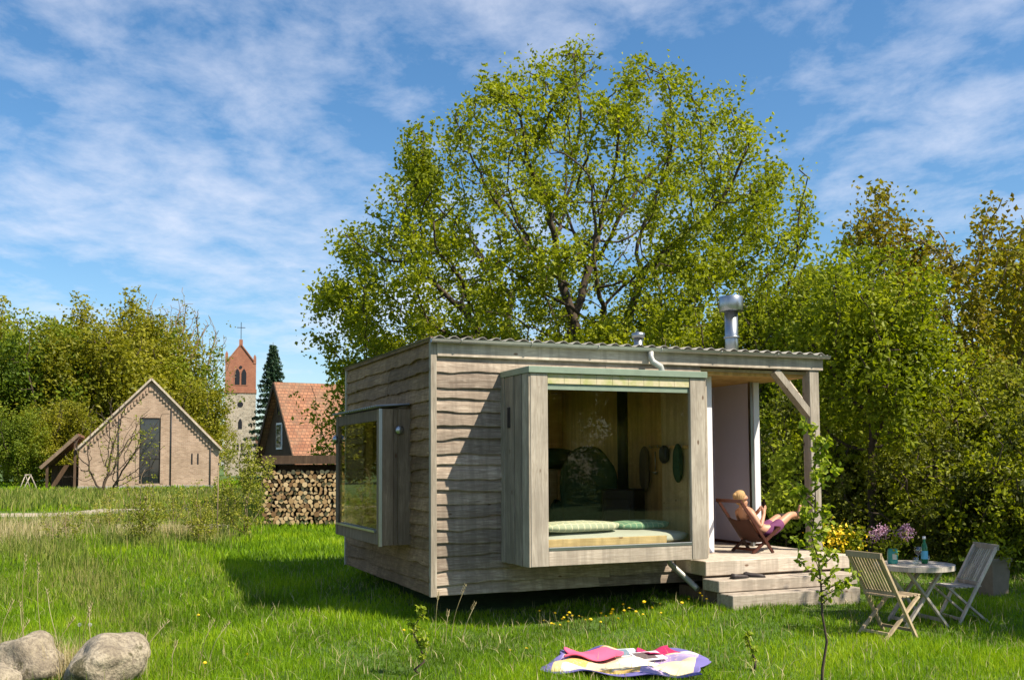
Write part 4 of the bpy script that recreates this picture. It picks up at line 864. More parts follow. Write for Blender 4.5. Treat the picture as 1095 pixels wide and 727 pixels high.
J = {'pel': ((.70, .15, .235), .115), 'bel': ((.60, .15, .33), .10), 'che': ((.50, .15, .45), .115), 'upc': ((.435, .15, .54), .075), 'nek': ((.405, .15, .60), .042), 'hb': ((.40, .15, .655), .055), 'hc': ((.388, .15, .72), .080), 'ht': ((.38, .15, .765), .062),
     'nose': ((.475, .15, .718), .010), 'chin': ((.445, .15, .668), .028), 'earR': ((.385, .062, .715), .012), 'earL': ((.385, .238, .715), .012),
     'shR': ((.425, .0, .53), .052), 'elR': ((.51, -.085, .335), .036), 'wrR': ((.615, -.02, .50), .024), 'haR': ((.635, .0, .555), .027),
     'shL': ((.425, .30, .53), .052), 'elL': ((.55, .385, .335), .036), 'wrL': ((.645, .20, .50), .024), 'haL': ((.66, .145, .545), .027),
     'hiR': ((.77, .065, .255), .082), 'knR': ((1.14, .12, .475), .052), 'caR': ((1.27, .17, .475), .046), 'anR': ((1.50, .235, .485), .030), 'heR': ((1.525, .24, .47), .03), 'toR': ((1.525, .245, .655), .022),
     'hiL': ((.77, .235, .255), .082), 'knL': ((1.12, .34, .44), .052), 'caL': ((1.26, .36, .44), .046), 'anL': ((1.48, .37, .43), .030), 'heL': ((1.505, .375, .415), .03), 'toL': ((1.53, .375, .60), .022)}
E_ = [('pel', 'bel'), ('bel', 'che'), ('che', 'upc'), ('upc', 'nek'), ('nek', 'hb'), ('hb', 'hc'), ('hc', 'ht'), ('hc', 'nose'), ('hb', 'chin'), ('hc', 'earR'), ('hc', 'earL'),
      ('upc', 'shR'), ('shR', 'elR'), ('elR', 'wrR'), ('wrR', 'haR'), ('upc', 'shL'), ('shL', 'elL'), ('elL', 'wrL'), ('wrL', 'haL'),
      ('pel', 'hiR'), ('hiR', 'knR'), ('knR', 'caR'), ('caR', 'anR'), ('anR', 'heR'), ('anR', 'toR'), ('pel', 'hiL'), ('hiL', 'knL'), ('knL', 'caL'), ('caL', 'anL'), ('anL', 'heL'), ('anL', 'toL')]
for h, (bx, by, bz), sg in (('R', (.635, .0, .555), 1), ('L', (.66, .145, .545), -1)):
    for k in range(4):
        a = 'f%s%d' % (h, k); ln = (.034, .04, .038, .03)[k]
        J[a+'a'] = ((bx+.012, by+sg*.004, bz+.005+.016*k), .0085); J[a+'b'] = ((bx+.012+ln, by+sg*.02, bz+.012+.016*k), .008); J[a+'c'] = ((bx+.018+ln*.7, by+sg*(.02+ln*.6), bz+.014+.016*k), .0065)
        E_ += [('ha'+h, a+'a'), (a+'a', a+'b'), (a+'b', a+'c')]
    J['t'+h+'a'] = ((bx-.02, by+sg*.018, bz+.015), .01); J['t'+h+'b'] = ((bx-.005, by+sg*.04, bz+.045), .008); E_ += [('ha'+h, 't'+h+'a'), ('t'+h+'a', 't'+h+'b')]
per = skin('person', J, E_, M['skin'], sub=3); per.location = P0; per.rotation_euler.z = YAW
tag(per, 'blond bare shouldered person in purple shorts reclining with raised feet and holding a phone', 'person')
import bmesh as bm_
b = bm_.new(); bm_.ops.create_icosphere(b, subdivisions=5, radius=1); rh = random.Random(2)
for q in b.verts:
    c = q.co.copy(); az = math.atan2(c.y, c.x); front = max(0, c.x)*(1 if c.z < .62 else max(0, 1-(c.z-.62)*4))
    st_ = .018*math.sin(az*23+c.z*4)+.012*math.sin(az*47-c.z*6)
    s_ = 1+st_-.42*front
    q.co = Vector((.368+c.x*.094*s_-.006, .15+c.y*.083*(1+st_-.10*max(0, -c.z-.2)), .737+c.z*(.088 if c.z > 0 else .112)))
me = bpy.data.meshes.new('hair'); b.to_mesh(me); b.free(); me.materials.append(M['hair']); me.polygons.foreach_set('use_smooth', np.ones(len(me.polygons), dtype=bool)); link('hair', me, per)
b = bm_.new(); bm_.ops.create_icosphere(b, subdivisions=4, radius=1)
for q in b.verts: c = q.co; st_ = .05*math.sin(math.atan2(c.y, c.z)*11); q.co = Vector((.285+c.x*.035, .15+c.y*.034*(1+st_), .752+c.z*.036*(1+st_)))
me = bpy.data.meshes.new('hair_bun'); b.to_mesh(me); b.free(); me.materials.append(M['hair']); me.polygons.foreach_set('use_smooth', np.ones(len(me.polygons), dtype=bool)); link('hair_bun', me, per)
SJ = {'p': ((.695, .15, .24), .128), 'w': ((.635, .15, .30), .118), 'hR': ((.78, .062, .262), .094), 'eR': ((1.0, .098, .395), .079), 'hL': ((.78, .238, .262), .094), 'eL': ((.98, .30, .37), .079)}
skin('shorts', SJ, [('p', 'w'), ('p', 'hR'), ('hR', 'eR'), ('p', 'hL'), ('hL', 'eL')], M['purple'], per)
skin('wristband', {'a': ((.588, -.037, .455), .031), 'b': ((.604, -.028, .482), .029)}, [('a', 'b')], M['orange'], per, 1)
for s in (-1, 1): obj('eye', MB().lathe([(0, -.008), (.007, -.004), (.007, .004), (0, .008)], 8), M['black'], per, loc=(.457, .15+s*.03, .742))
ph = obj('phone', MB().box((-.004, -.035, -.07), (.005, .035, .07), bev=.003), M['black'], None, P0+U*.665+V*.045+Vector((0, 0, .635)), YAW-.1); tag(ph, 'small black phone held up in the reclining person\'s hands', 'phone')
# shoes on the second step
sh = MB()
def shoe(mb):
    pr = [(-.13, .034, .05), (-.10, .042, .062), (-.04, .036, .05), (.03, .044, .045), (.09, .042, .035), (.13, .02, .02)]; vs = []
    for (x, w, h) in pr: vs += [(x, -w, 0), (x, w, 0), (x, w*.8, h), (x, -w*.8, h)]
    fs = [(0, 1, 2, 3), (20, 23, 22, 21)]
    for i in range(5):
        for k in range(4): fs.append((i*4+k, i*4+(k+1) % 4, i*4+4+(k+1) % 4, i*4+4+k))
    return mb.add(vs, fs, smooth=True)
s1 = thing('shoe', 'left one of the dark pair of shoes lying on the step', 'shoe', C(3.62, -.86, .464), YAW+R(10), 'dark shoes on the step')
obj('upper', shoe(MB()), plain('dark_leather', (.04, .03, .03), .6, 0, .3, 20), s1); obj('sole', MB().prism([(-.135, -.04), (.06, -.046), (.135, -.02), (.135, .02), (.06, .046), (-.135, .04)], 2, -.001, .012), M['black'], s1)
s2 = copy_tree(s1); s2.location = C(3.86, -.82, .464); s2.rotation_euler.z = YAW+R(-38); s2['label'] = 'right one of the dark pair of shoes, turned askew on the step'
# ------------------------------------------------------------------ garden table and chairs
def gchair(P, ang, mat, lab):
    t = thing('folding_chair', lab, 'chair', P, ang, 'wooden folding chairs at the garden table'); w = .22
    for s in (-1, 1):
        obj('back_rail', MB().bar((-.30, s*w, .87), (.19, s*w, 0), .024, .04, up=(0, 1, 0)), mat, t)
        obj('leg', MB().bar((.27, s*(w-.03), .42), (-.22, s*(w-.03), 0), .022, .038, up=(0, 1, 0)), mat, t)
    obj('top_rail', MB().bar((-.302, -w-.02, .865), (-.302, w+.02, .865), .028, .06), mat, t)
    obj('lower_rail', MB().bar((-.075, -w, .465), (-.075, w, .465), .022, .04), mat, t)
    obj('front_stretcher', MB().bar((.155, -w, .075), (.155, w, .075), .02, .03), mat, t); obj('rear_stretcher', MB().bar((-.17, -w+.03, .055), (-.17, w-.03, .055), .02, .03), mat, t)
    for k in range(10): y = -w+.035+k*(2*w-.07)/9; obj('back_slat', MB().bar((-.298, y, .845), (-.082, y, .475), .008, .022, up=(0, 1, 0)), mat, t)
    for k in range(8): x = -.12+k*.054; obj('seat_slat', MB().box((x, -w+.025, .425-.01*math.sin(k/7*3.14)), (x+.042, w-.025, .441-.01*math.sin(k/7*3.14)), bev=.003), mat, t)
    return t
g0 = float(gh(4, 11))
gchair((3.95, 10.91, g0), R(26.6), M['teak_warm'], 'honey coloured slatted folding chair seen from behind, left of the table')
gchair((5.13, 11.75, g0), R(186.5), M['teak'], 'pale grey slatted folding chair on the right side of the table')
tx, ty = 4.49, 11.5
t = thing('garden_table', 'round slatted wooden garden table with crossed legs on the lawn', 'table', (tx, ty, g0), R(15))
mb = MB()
for k in range(11):
    y0 = -.4+k*.0727+.002; y1 = y0+.068; ym = max(abs(y0), abs(y1)); h0 = math.sqrt(max(.41**2-y0*y0, .002)); h1 = math.sqrt(max(.41**2-y1*y1, .002))
    mb.prism([(-h0, y0), (h0, y0), (h1, y1), (-h1, y1)], 2, .665, .69)
obj('table_top', mb, M['teak'], t)
mb = MB(); vs = []
for (r, z) in ((.41, .64), (.43, .64), (.43, .694), (.41, .694)): vs += [(r*math.cos(a*math.pi/16), r*math.sin(a*math.pi/16), z) for a in range(32)]
mb.add(vs, [(j*32+k, j*32+(k+1) % 32, ((j+1) % 4)*32+(k+1) % 32, ((j+1) % 4)*32+k) for j in range(4) for k in range(32)], rnd=.6); obj('rim', mb, M['teak'], t)
for s in (-1, 1):
    obj('leg', MB().bar((-.25, s*.2, .66), (.27, s*.2, 0), .025, .045, up=(0, 1, 0)), M['teak'], t); obj('leg', MB().bar((.25, s*.17, .66), (-.27, s*.17, 0), .025, .045, up=(0, 1, 0)), M['teak'], t)
obj('stretcher', MB().bar((.2, -.2, .09), (.2, .2, .09), .022, .035), M['teak'], t); obj('stretcher', MB().bar((-.2, -.17, .09), (-.2, .17, .09), .022, .035), M['teak'], t)
zt = g0+.697
def leafmesh(cs, size, rg, rnd, asp=.5):                               # broad folded leaves
    n = len(cs); T = rg.normal(0, 1, (n, 3)); T[:, 2] -= .25; T /= np.linalg.norm(T, axis=1)[:, None]; Nn = rg.normal(0, .8, (n, 3)); Nn[:, 2] += 1.0
    Nn -= T*(T*Nn).sum(1)[:, None]; Nn /= np.linalg.norm(Nn, axis=1)[:, None]; B = np.cross(Nn, T); s = (size*rg.uniform(.55, 1.25, n))[:, None]; d = s*asp
    v = np.stack([cs, cs+T*s*.35-B*d*.45+Nn*s*.1, cs+T*s*.75-B*d*.3+Nn*s*.08, cs+T*s-Nn*s*.05, cs+T*s*.75+B*d*.3+Nn*s*.08, cs+T*s*.35+B*d*.45+Nn*s*.1], 1).reshape(-1, 3)
    i = (np.arange(n)*6)[:, None]; f = np.concatenate([i+np.array([[0, 1, 2, 3]]), i+np.array([[0, 3, 4, 5]])], 1).reshape(-1)
    return nm('leaves', v, f, np.arange(2*n)*4, np.full(2*n, 4), np.repeat(rnd, 6), [], None, np.ones(2*n))
rgv = np.random.default_rng(77)
t = thing('flower_vase', 'teal jar of lilac blossoms standing on the left of the garden table', 'vase', (tx-.23, ty+.02, zt)); 
obj('jar', MB().lathe([(.05, 0), (.056, .01), (.056, .13), (.05, .15), (.052, .165)], 20), plain('teal_jar', (.03, .24, .22), .3), t)
obj('label_patch', MB().box((-.022, -.0595, .05), (.022, -.055, .11)), plain('cream_paper', (.5, .5, .42), .8), t)
for (a, b, c_) in ((-.15, .0, .32), (.14, -.02, .30), (-.06, .05, .36), (.05, .04, .40), (.2, .02, .36)):
    obj('flower_stem', MB().tube([(0, 0, .05), (a*.5, b*.5, .22), (a, b, c_-.02)], .004, 5), M['deepleaf'], t)
for (a, b, c_, s) in ((-.15, .0, .33, .05), (.14, -.02, .32, .05), (-.07, .05, .37, .035), (.18, .03, .385, .03)):
    cc = rgv.normal(0, 1, (170, 3))*np.array([s, s*.8, s*.75])+np.array([a, b, c_]); me = leaves(cc, .022, rgv, rgv.uniform(0, 1, 170), 0, 'lilac_blossom', .9); me.materials.append(M['lilacpetal']); link('lilac_blossom', me, t)
me = leafmesh(rgv.normal(0, 1, (120, 3))*np.array([.1, .07, .08])+np.array([.02, 0, .25]), .06, rgv, rgv.uniform(0, 1, 120)); me.materials.append(M['limeleaf']); link('leaves', me, t)
t = thing('bottle', 'green glass bottle with blue label and white cap on the garden table', 'bottle', (tx+.12, ty+.0, zt))
obj('glass', MB().lathe([(.03, 0), (.036, .01), (.036, .17), (.03, .20), (.014, .24), (.013, .27)], 18), plain('green_glass', (.01, .13, .05), .08), t); obj('label', MB().lathe([(.0366, .05), (.0372, .052), (.0372, .14), (.0366, .142)], 18), plain('blue_label', (.12, .42, .62), .6), t); obj('cap', MB().lathe([(.0, .268), (.017, .269), (.017, .30), (.0, .302)], 14), M['white'], t)
t = thing('wine_glass', 'wine glass with dark red wine beside the green bottle', 'glass', (tx+.03, ty-.05, zt))
gl = glassm('clear_glass', (.9, .95, .93), .12, 1.0)
obj('stem', MB().lathe([(.035, 0), (.033, .004), (.005, .008), (.004, .09), (.01, .10)], 14), gl, t); obj('bowl', MB().lathe([(.01, .10), (.035, .12), (.042, .15), (.036, .19)], 16), gl, t); obj('wine', MB().lathe([(.008, .104), (.032, .122), (.038, .146), (.0, .147)], 16), plain('red_wine', (.03, .004, .008), .15), t)
for (a, b, lab) in ((-.02, -.1, 'small clear tumbler in front of the wine glass'), (.17, .06, 'small clear tumbler behind the green bottle')):
    o = obj('tumbler', MB().lathe([(.024, 0), (.028, .004), (.031, .08), (.028, .081)], 14), gl, None, (tx+a, ty+b, zt)); tag(o, lab, 'glass')
# stone planter
px_, py_ = 6.16, 13.2; gz0 = float(gh(px_, py_))
t = thing('stone_planter', 'pale square stone planter with leafy plant behind the grey folding chair', 'planter', (px_, py_, gz0), R(20))
mb = MB(); vs = [(s*a, q*a, z) for (a, z) in ((.12, -.02), (.15, .44), (.165, .44), (.165, .48), (.13, .48), (.13, .43)) for (s, q) in ((-1, -1), (1, -1), (1, 1), (-1, 1))]
mb.add(vs, [(i*4+k, i*4+(k+1) % 4, i*4+4+(k+1) % 4, i*4+4+k) for i in range(5) for k in range(4)]+[(0, 1, 2, 3), (20, 23, 22, 21)]); obj('pot', mb, plain('pale_stone', (.20, .165, .125), .9, 0, .3, 9, .5), t)
me = leafmesh(rgv.normal(0, 1, (260, 3))*np.array([.13, .13, .09])+np.array([0, 0, .55]), .075, rgv, rgv.uniform(0, 1, 260)); me.materials.append(M['limeleaf']); link('leaves', me, t)
# ------------------------------------------------------------------ picnic blanket
bx0, by0 = 1.04, 9.47; rb = random.Random(9)
def cloth(w, d, nx, ny, amp, seed, mask=None, fold=4.0):
    r2 = random.Random(seed); ph = [r2.uniform(0, 6.3) for _ in range(10)]; mb = MB(); vs = []
    for j in range(ny+1):
        for i in range(nx+1):
            x = (i/nx-.5)*w; y = (j/ny-.5)*d
            z = abs(math.sin(x*fold+y*2.1+ph[0]))**2*.6+.35*math.sin(x*fold*1.7-y*5.2+ph[1])*math.sin(y*6+ph[2])+.25*math.sin(x*11+y*7+ph[3])*math.sin(y*13-x*3+ph[4])
            ex = .04*math.sin(y*7+ph[5])+.02*math.sin(y*19+ph[6]); ey = .05*math.sin(x*6+ph[7])+.02*math.sin(x*17+ph[8]); fall = 1
            vs.append((x+ex, y+ey, amp*(z+.5)*fall))
    mb.add(vs, [(j*(nx+1)+i, j*(nx+1)+i+1, (j+1)*(nx+1)+i+1, (j+1)*(nx+1)+i) for j in range(ny) for i in range(nx)], smooth=True); return mb
m = Mat('patchwork_quilt'); v = m.coord(); 
vo = m.new('TexVoronoi'); vo.distance = 'CHEBYCHEV'; vo.inputs['Scale'].default_value = 4.2; vo.inputs['Randomness'].default_value = .35; m.l.new(v, vo.inputs['Vector']); sc_ = m.new('SeparateColor'); m.l.new(vo.outputs['Color'], sc_.inputs[0])
r_ = m.new('ValToRGB'); r_.color_ramp.interpolation = 'CONSTANT'; e = r_.color_ramp.elements
st = [(0, (.58, .50, .34)), (.3, (.60, .38, .10)), (.48, (.62, .58, .48)), (.66, (.30, .22, .42)), (.74, (.56, .46, .22)), (.88, (.36, .28, .48))]
while len(e) < len(st): e.new(.5)
for x, (p, c) in zip(e, st): x.position = p; x.color = (*c, 1)
m.l.new(sc_.outputs[0], r_.inputs[0])
s_ = m.new('SeparateXYZ'); m.l.new(v, s_.inputs[0]); bd = m.math('MAXIMUM', m.math('GREATER_THAN', m.math('ABSOLUTE', s_.outputs[0]), .62), m.math('GREATER_THAN', m.math('ABSOLUTE', s_.outputs[1]), .46))
flo = m.ramp(m.noise(v, 26, 3, .6), [(.56, 0.), (.6, .5)])
m.col(m.mix(bd, m.mix(flo, r_.outputs[0], (.75, .5, .4)), (.14, .12, .34))).set(Roughness=.95)
bl = obj('picnic_blanket', cloth(1.40, 1.05, 90, 66, .08, 3, fold=5.), m.m, None, (bx0, by0, float(gh(bx0, by0))-.005), R(-14)); tag(bl, 'crumpled patchwork quilt with violet border spread on the sunny lawn', 'blanket')
bl.modifiers.new('s', 'SOLIDIFY').thickness = .008
zb_ = float(gh(bx0, by0))+.045
pk = obj('towel', cloth(.50, .42, 30, 26, .06, 12, fold=7), plain('pink_cloth', (.70, .10, .20), .95, 0, .12, 12, .3), None, (bx0-.30, by0+.28, zb_), R(-10)); tag(pk, 'crumpled bright pink towel on the back left of the quilt', 'towel'); pk.modifiers.new('s', 'SOLIDIFY').thickness = .01
pk = obj('garment', cloth(.34, .28, 26, 20, .06, 17, fold=9), plain('crimson_cloth', (.42, .02, .10), .95, 0, .3, 12, .3), None, (bx0+.36, by0+.36, zb_), R(12)); tag(pk, 'crumpled crimson garment at the back of the quilt', 'garment'); pk.modifiers.new('s', 'SOLIDIFY').thickness = .01
for (dx, dy, rz, lab, c) in ((-.0, .33, 14, 'magazine with blue grey picture lying beside the pink towel', (.16, .22, .28)), (.22, .18, 24, 'open magazine with dark printed pages in the middle of the quilt', (.12, .09, .09))):
    t = thing('magazine', lab, 'magazine', (bx0+dx, by0+dy, zb_+.045), R(rz)); t.rotation_euler.x = R(9)
    obj('pages', MB().box((-.15, -.105, -.006), (.15, .105, .004), bev=.002), M['white'], t); obj('picture', MB().box((-.13, -.085, .0045), (.06, .085, .0065)), plain('print', c, .5, 0, .5, 30), t)
# ------------------------------------------------------------------ boulders
def boulder(px, Y, w, d, h, seed, lab, sink=.12):
    rgx = np.random.default_rng(seed); import bmesh
    b = bmesh.new(); bmesh.ops.create_icosphere(b, subdivisions=5, radius=1); ph = rgx.uniform(0, 6.3, (6, 3)); fr = rgx.uniform(.8, 3.2, (6, 3)); am = (.12, .1, .07, .05, .04, .03)
    cut = [(Vector(rgx.normal(0, 1, 3)).normalized(), rgx.uniform(.72, .9)) for _ in range(7)]
    for q in b.verts:
        c = q.co.copy()
        for nrm, dd in cut:
            k = c.dot(nrm)-dd
            if k > 0: c -= nrm*k*.75
        s = 1+sum(a*math.sin(c.x*f[0]+p[0])*math.sin(c.y*f[1]+p[1])*math.sin(c.z*f[2]+p[2]) for a, f, p in zip(am, fr*1.6, ph)); s += .012*math.sin(c.x*13+c.z*9+ph[0][0])*math.sin(c.y*11+c.z*7)+.006*math.sin(c.x*31+c.z*27)*math.sin(c.y*29+c.x*11)+rgx.normal(0, .0022)
        q.co = Vector((c.x*w/2*s, c.y*d/2*s, c.z*h*s*.62))
    me = bpy.data.meshes.new('boulder'); b.to_mesh(me); b.free(); me.materials.append(M['rock']); me.polygons.foreach_set('use_smooth', np.ones(len(me.polygons), dtype=bool))
    x = PX(px, Y); tag(link('boulder', me, None, (x, Y, float(gh(x, Y))+h*.38), seed), lab, 'boulder', 'granite boulders in the left foreground')
boulder(35, 8.85, .62, .55, .39, 2, 'grey granite boulder with dark stains, middle one of the three')
boulder(123, 8.8, .90, .62, .45, 11, 'largest pale granite boulder with mossy patch on top')
boulder(0, 8.35, .42, .4, .28, 8, 'small pale boulder cut off by the left edge of the photo')
# ------------------------------------------------------------------ scrub, saplings and small plants
def shrub(px, Y, h, rx, mat, nl, seed, lab, ls=.05, name='shrub', bark='bark_pale', group='scrubby shrubs in the left meadow', rtip=.004):
    x = PX(px, Y); att = ellipsoid_pts(600, (0, 0, h*.56), (rx, rx*.8, h*.47), np.random.default_rng(seed), .8, .22, .03)
    return make_tree(name, lab, 'shrub', (x, Y, float(gh(x, Y))-.02), att, (0, 0, .08), .09, 1.4, .16, mat, nl, ls, seed, bark=bark, rtip=rtip, expo=2.4, rmax=.035, spread=.05, group=group, tipfrac=.012, trop=(0, 0, .25), clk=2)
shrub(262, 22, 2.0, .55, 'scrub', 3000, 201, 'tallest leafy green shrub left of the firewood stack', .055)
shrub(238, 24, 1.2, .4, 'scrub', 1200, 202, 'green shrub below the church tower, left of the tallest shrub', .055)
shrub(152, 20, 1.4, .42, 'scrub', 1700, 203, 'sparse brownish shrub in front of the barn window', .045)
shrub(214, 20.5, 1.3, .36, 'scrub', 1600, 204, 'narrow thin twigged shrub with brown stems below the barn eave', .045)
shrub(118, 24, .95, .4, 'scrub', 900, 205, 'low sparse shrub left of the barn window', .045)
shrub(72, 21, .85, .45, 'scrub', 700, 206, 'low shrub of bare brown stems beside the pale dry grass', .04)
shrub(186, 26, .85, .45, 'scrub', 1000, 207, 'low green shrub between the two thin shrubs in front of the barn', .045)
x = PX(120, 55)
make_tree('bare_shrub', 'leafless wide spreading small tree in front of the barn wall', 'tree', (x, 55, .1), ellipsoid_pts(700, (0.3, 0, 3.0), (2.6, 1.8, 2.4), np.random.default_rng(12), .5, .25, .5), (-.5, 0, .4), .22, 3, .42, 'scrub', 700, .12, 55, rtip=.013, expo=2.2, rmax=.14, spread=.1, tipfrac=.05, trop=(.12, 0, .1))
right_tree('slender leafy tree overlapping the right half of the tiled roof', 372, 31, 2.7, (1.25, 1.0, 1.9), 4.5, 'oakleaf', 3600, 301, ls=.13, name='small_tree', na=500, group='scrub and small trees left of the cabin')
for (px, Y, h, lab) in ((233, 21.5, 1.75, 'thin pale stake standing in front of the barn corner'), (155, 20.3, 1.0, 'short pale stake inside the brownish shrub')):
    x = PX(px, Y); o = obj('wooden_stake', MB().tube([(0, 0, -.1), (.02, 0, h)], .013, 7), M['bark_pale'], None, (x, Y, float(gh(x, Y)))); tag(o, lab, 'stake')
right_tree('young leafy bush seen through the porch just behind the person', 838, 16.6, 1.05, (.36, .36, .85), 1.9, 'sapleaf', 1100, 302, ls=.10, name='young_bush', na=260, cat='bush', fork=(0, 0, .3), spread=.07, rtip=.005)
t = right_tree('low bush covered with yellow flowers behind the deck corner', 893, 14.9, .42, (.36, .3, .36), .8, 'limeleaf', 900, 303, ls=.07, name='flowering_bush', na=260, cat='bush', fork=(0, 0, .1), spread=.06, rtip=.004)
me = leaves(rgv.normal(0, 1, (260, 3))*np.array([.17, .14, .12])+np.array([-.05, -.1, .58]), .055, rgv, rgv.uniform(0, 1, 260), 0, 'blossom', .9); me.materials.append(M['yellow']); link('blossom', me, t)
def sapling(px, Y, h, seed, lab, nb, ls, base=.0, lean=.05):
    rs = np.random.default_rng(seed); x = PX(px, Y); t = thing('sapling', lab, 'sapling', (x, Y, float(gh(x, Y))), 0, 'young saplings in the lawn')
    P = [np.array([lean*math.sin(k*.7)*.6+.02*rs.normal(), .02*rs.normal(), h*k/10]) for k in range(11)]
    mb = MB().tube(P, [.013*(1-k/11.5) for k in range(11)], 7); cs = []
    for k in range(nb):
        f = base+(1-base)*(k+.5)/nb; i = min(9, int(f*10)); p = P[i]+(P[i+1]-P[i])*(f*10-i); a = rs.uniform(0, 6.28); l = rs.uniform(.16, .36)*(1.15-f*.8)*h/2; u_ = rs.uniform(.3, 1.0)
        q = p+np.array([math.cos(a)*l*.6, math.sin(a)*l*.6, l*u_*.6]); q2 = q+np.array([math.cos(a)*l*.4, math.sin(a)*l*.4, l*u_*.6]); mb.tube([p, q, q2], [.005, .0035, .002], 5)
        for w in range(9):
            s = rs.uniform(.15, 1); c = p+(q-p)*min(1, s*2) if s < .5 else q+(q2-q)*(s*2-1)
            for _ in range(3): cs.append(c+rs.normal(0, .012, 3))
    for k in range(int(nb*2)):
        f = base+(1-base)*rs.uniform(0, 1); i = min(9, int(f*10)); cs.append(P[i]+(P[i+1]-P[i])*(f*10-i)+rs.normal(0, .01, 3))
    obj('stem', mb, M['bark'], t, recalc=False); cs = np.array(cs); me = leafmesh(cs, ls, rs, rs.uniform(.1, 1, len(cs)), .75); me.materials.append(M['sapleaf']); link('leaves', me, t)
sapling(872, 8.35, 2.15, 5, 'tall thin sapling with bright leaves standing before the steps', 30, .055, .33)
sapling(447, 9.1, .62, 6, 'short sapling with few pale leaves in front of the cabin corner', 7, .045, .2)
sapling(800, 9.4, .36, 7, 'tiny shoot with few leaves left of the tall sapling', 4, .04, .2)
# ------------------------------------------------------------------ grass
def blades(n, x, y, h, w, rg, rnd, name, mat, lean=.35, z=None, kind='stuff', label=None, cat=None):
    z = gh(x, y)-.01 if z is None else z; a = rg.uniform(0, 6.283, n); dx, dy = np.cos(a), np.sin(a); ln = np.abs(rg.normal(0, lean, n))*h; la = rg.uniform(0, 6.283, n); lx, ly = np.cos(la)*ln, np.sin(la)*ln
    v = np.zeros((n, 5, 3))
    for k, (s, t, wid) in enumerate(((-1, 0, 1), (1, 0, 1), (1, .55, .8), (-1, .55, .8), (0, 1, 0))):
        v[:, k, 0] = x+dx*s*w*wid*.5+lx*t**2; v[:, k, 1] = y+dy*s*w*wid*.5+ly*t**2; v[:, k, 2] = z+h*t*(1-.18*t*(ln/h))
    i = (np.arange(n)*5)[:, None]; loops = (i+np.array([[0, 1, 2, 3, 3, 2, 4]])).ravel(); st = (np.arange(n)*7)[:, None]+np.array([[0, 4]]); tt = np.tile([4, 3], n)
    me = nm(name, v.reshape(-1, 3), loops, st.ravel(), tt, np.repeat(rnd, 5), [M[mat]], None, np.ones(2*n)); o = link(name, me); tag(o, label, cat, None, kind); return o
def local(x, y): dx, dy = x-O.x, y-O.y; return dx*U.x+dy*U.y, dx*V.x+dy*V.y
def free(x, y):
    u_, v_ = local(x, y); c = ((u_ > .3) & (u_ < 5.3) & (v_ > .5) & (v_ < 4.2)) | ((u_ > 3.25) & (u_ < 5.42) & (v_ > -1.2) & (v_ < 4.2)); return ~c
def wobble(x, y, s=1.): return np.sin(x*1.7*s+1)*np.cos(y*1.3*s)+.6*np.sin(x*3.9*s+y*2.3*s)+.4*np.sin(x*.6*s-y*.9*s+2)+.4*np.sin(x*7.7*s-y*6.1*s)
def field(y0, y1, dens, rg, pad=.6):
    n = int((y1**2-y0**2)*.5*1.02*dens)+10; y = np.sqrt(rg.uniform(y0**2, y1**2, n)); x = rg.uniform(-.52, .52, n)*y*1.04+rg.uniform(-pad, pad, n)*.3
    k = free(x, y); return x[k], y[k]
rgg = np.random.default_rng(3); X, Y_, H, WD, RN = [], [], [], [], []
for (y0, y1, dens, hh, ww) in ((7.4, 10, 3600, .105, .0062), (10, 13, 2600, .10, .0075), (13, 17, 1300, .10, .010), (17, 24, 520, .11, .016), (24, 38, 150, .13, .028), (38, 62, 45, .16, .06), (62, 100, 9, .2, .13)):
    x, y = field(y0, y1, dens, rgg); wv = wobble(x, y); left = sstep(-1.5, -4.5, x)*(1-sstep(20, 26, y)*.3)
    onb = (np.abs((x-bx0)*math.cos(R(14))-(y-by0)*math.sin(R(14))) < .66) & (np.abs((x-bx0)*math.sin(R(14))+(y-by0)*math.cos(R(14))) < .47)
    h = hh*(1-.22*sstep(-2, 0, x))*(.75+.18*wv+.35*left)*rgg.uniform(.45, 1.5, len(x)); h = np.where(onb, h*.22, h)
    # keep the walked path clear
    h = h*(1-.72*((x < -12) & (y > 27.5) & (y < 36) | (np.abs(x+8.8) < 1.6) & (y > 24.8) & (y < 27.2)))
    d = np.abs(y-32.2-(x+17)*.09); keep = ~((d < 1.0) & (x < -14.5) & (y < 40)); 
    X.append(x[keep]); Y_.append(y[keep]); H.append(np.clip(h, .02, .6)[keep]); WD.append(np.full(keep.sum(), ww)); RN.append(np.clip(.42+.13*wv+.2*np.sin(x*.9+2)*np.sin(y*1.1)+.16*np.sin(x*2.7-y*1.9)+rgg.normal(0, .21, len(x)), 0, 1)[keep])
X, Y_, H, WD, RN = map(np.concatenate, (X, Y_, H, WD, RN))
blades(len(X), X, Y_, H, WD*rgg.uniform(.7, 1.3, len(X)), rgg, RN, 'lawn_grass', 'grass', .45, label='fresh green lawn grass around the cabin', cat='grass')
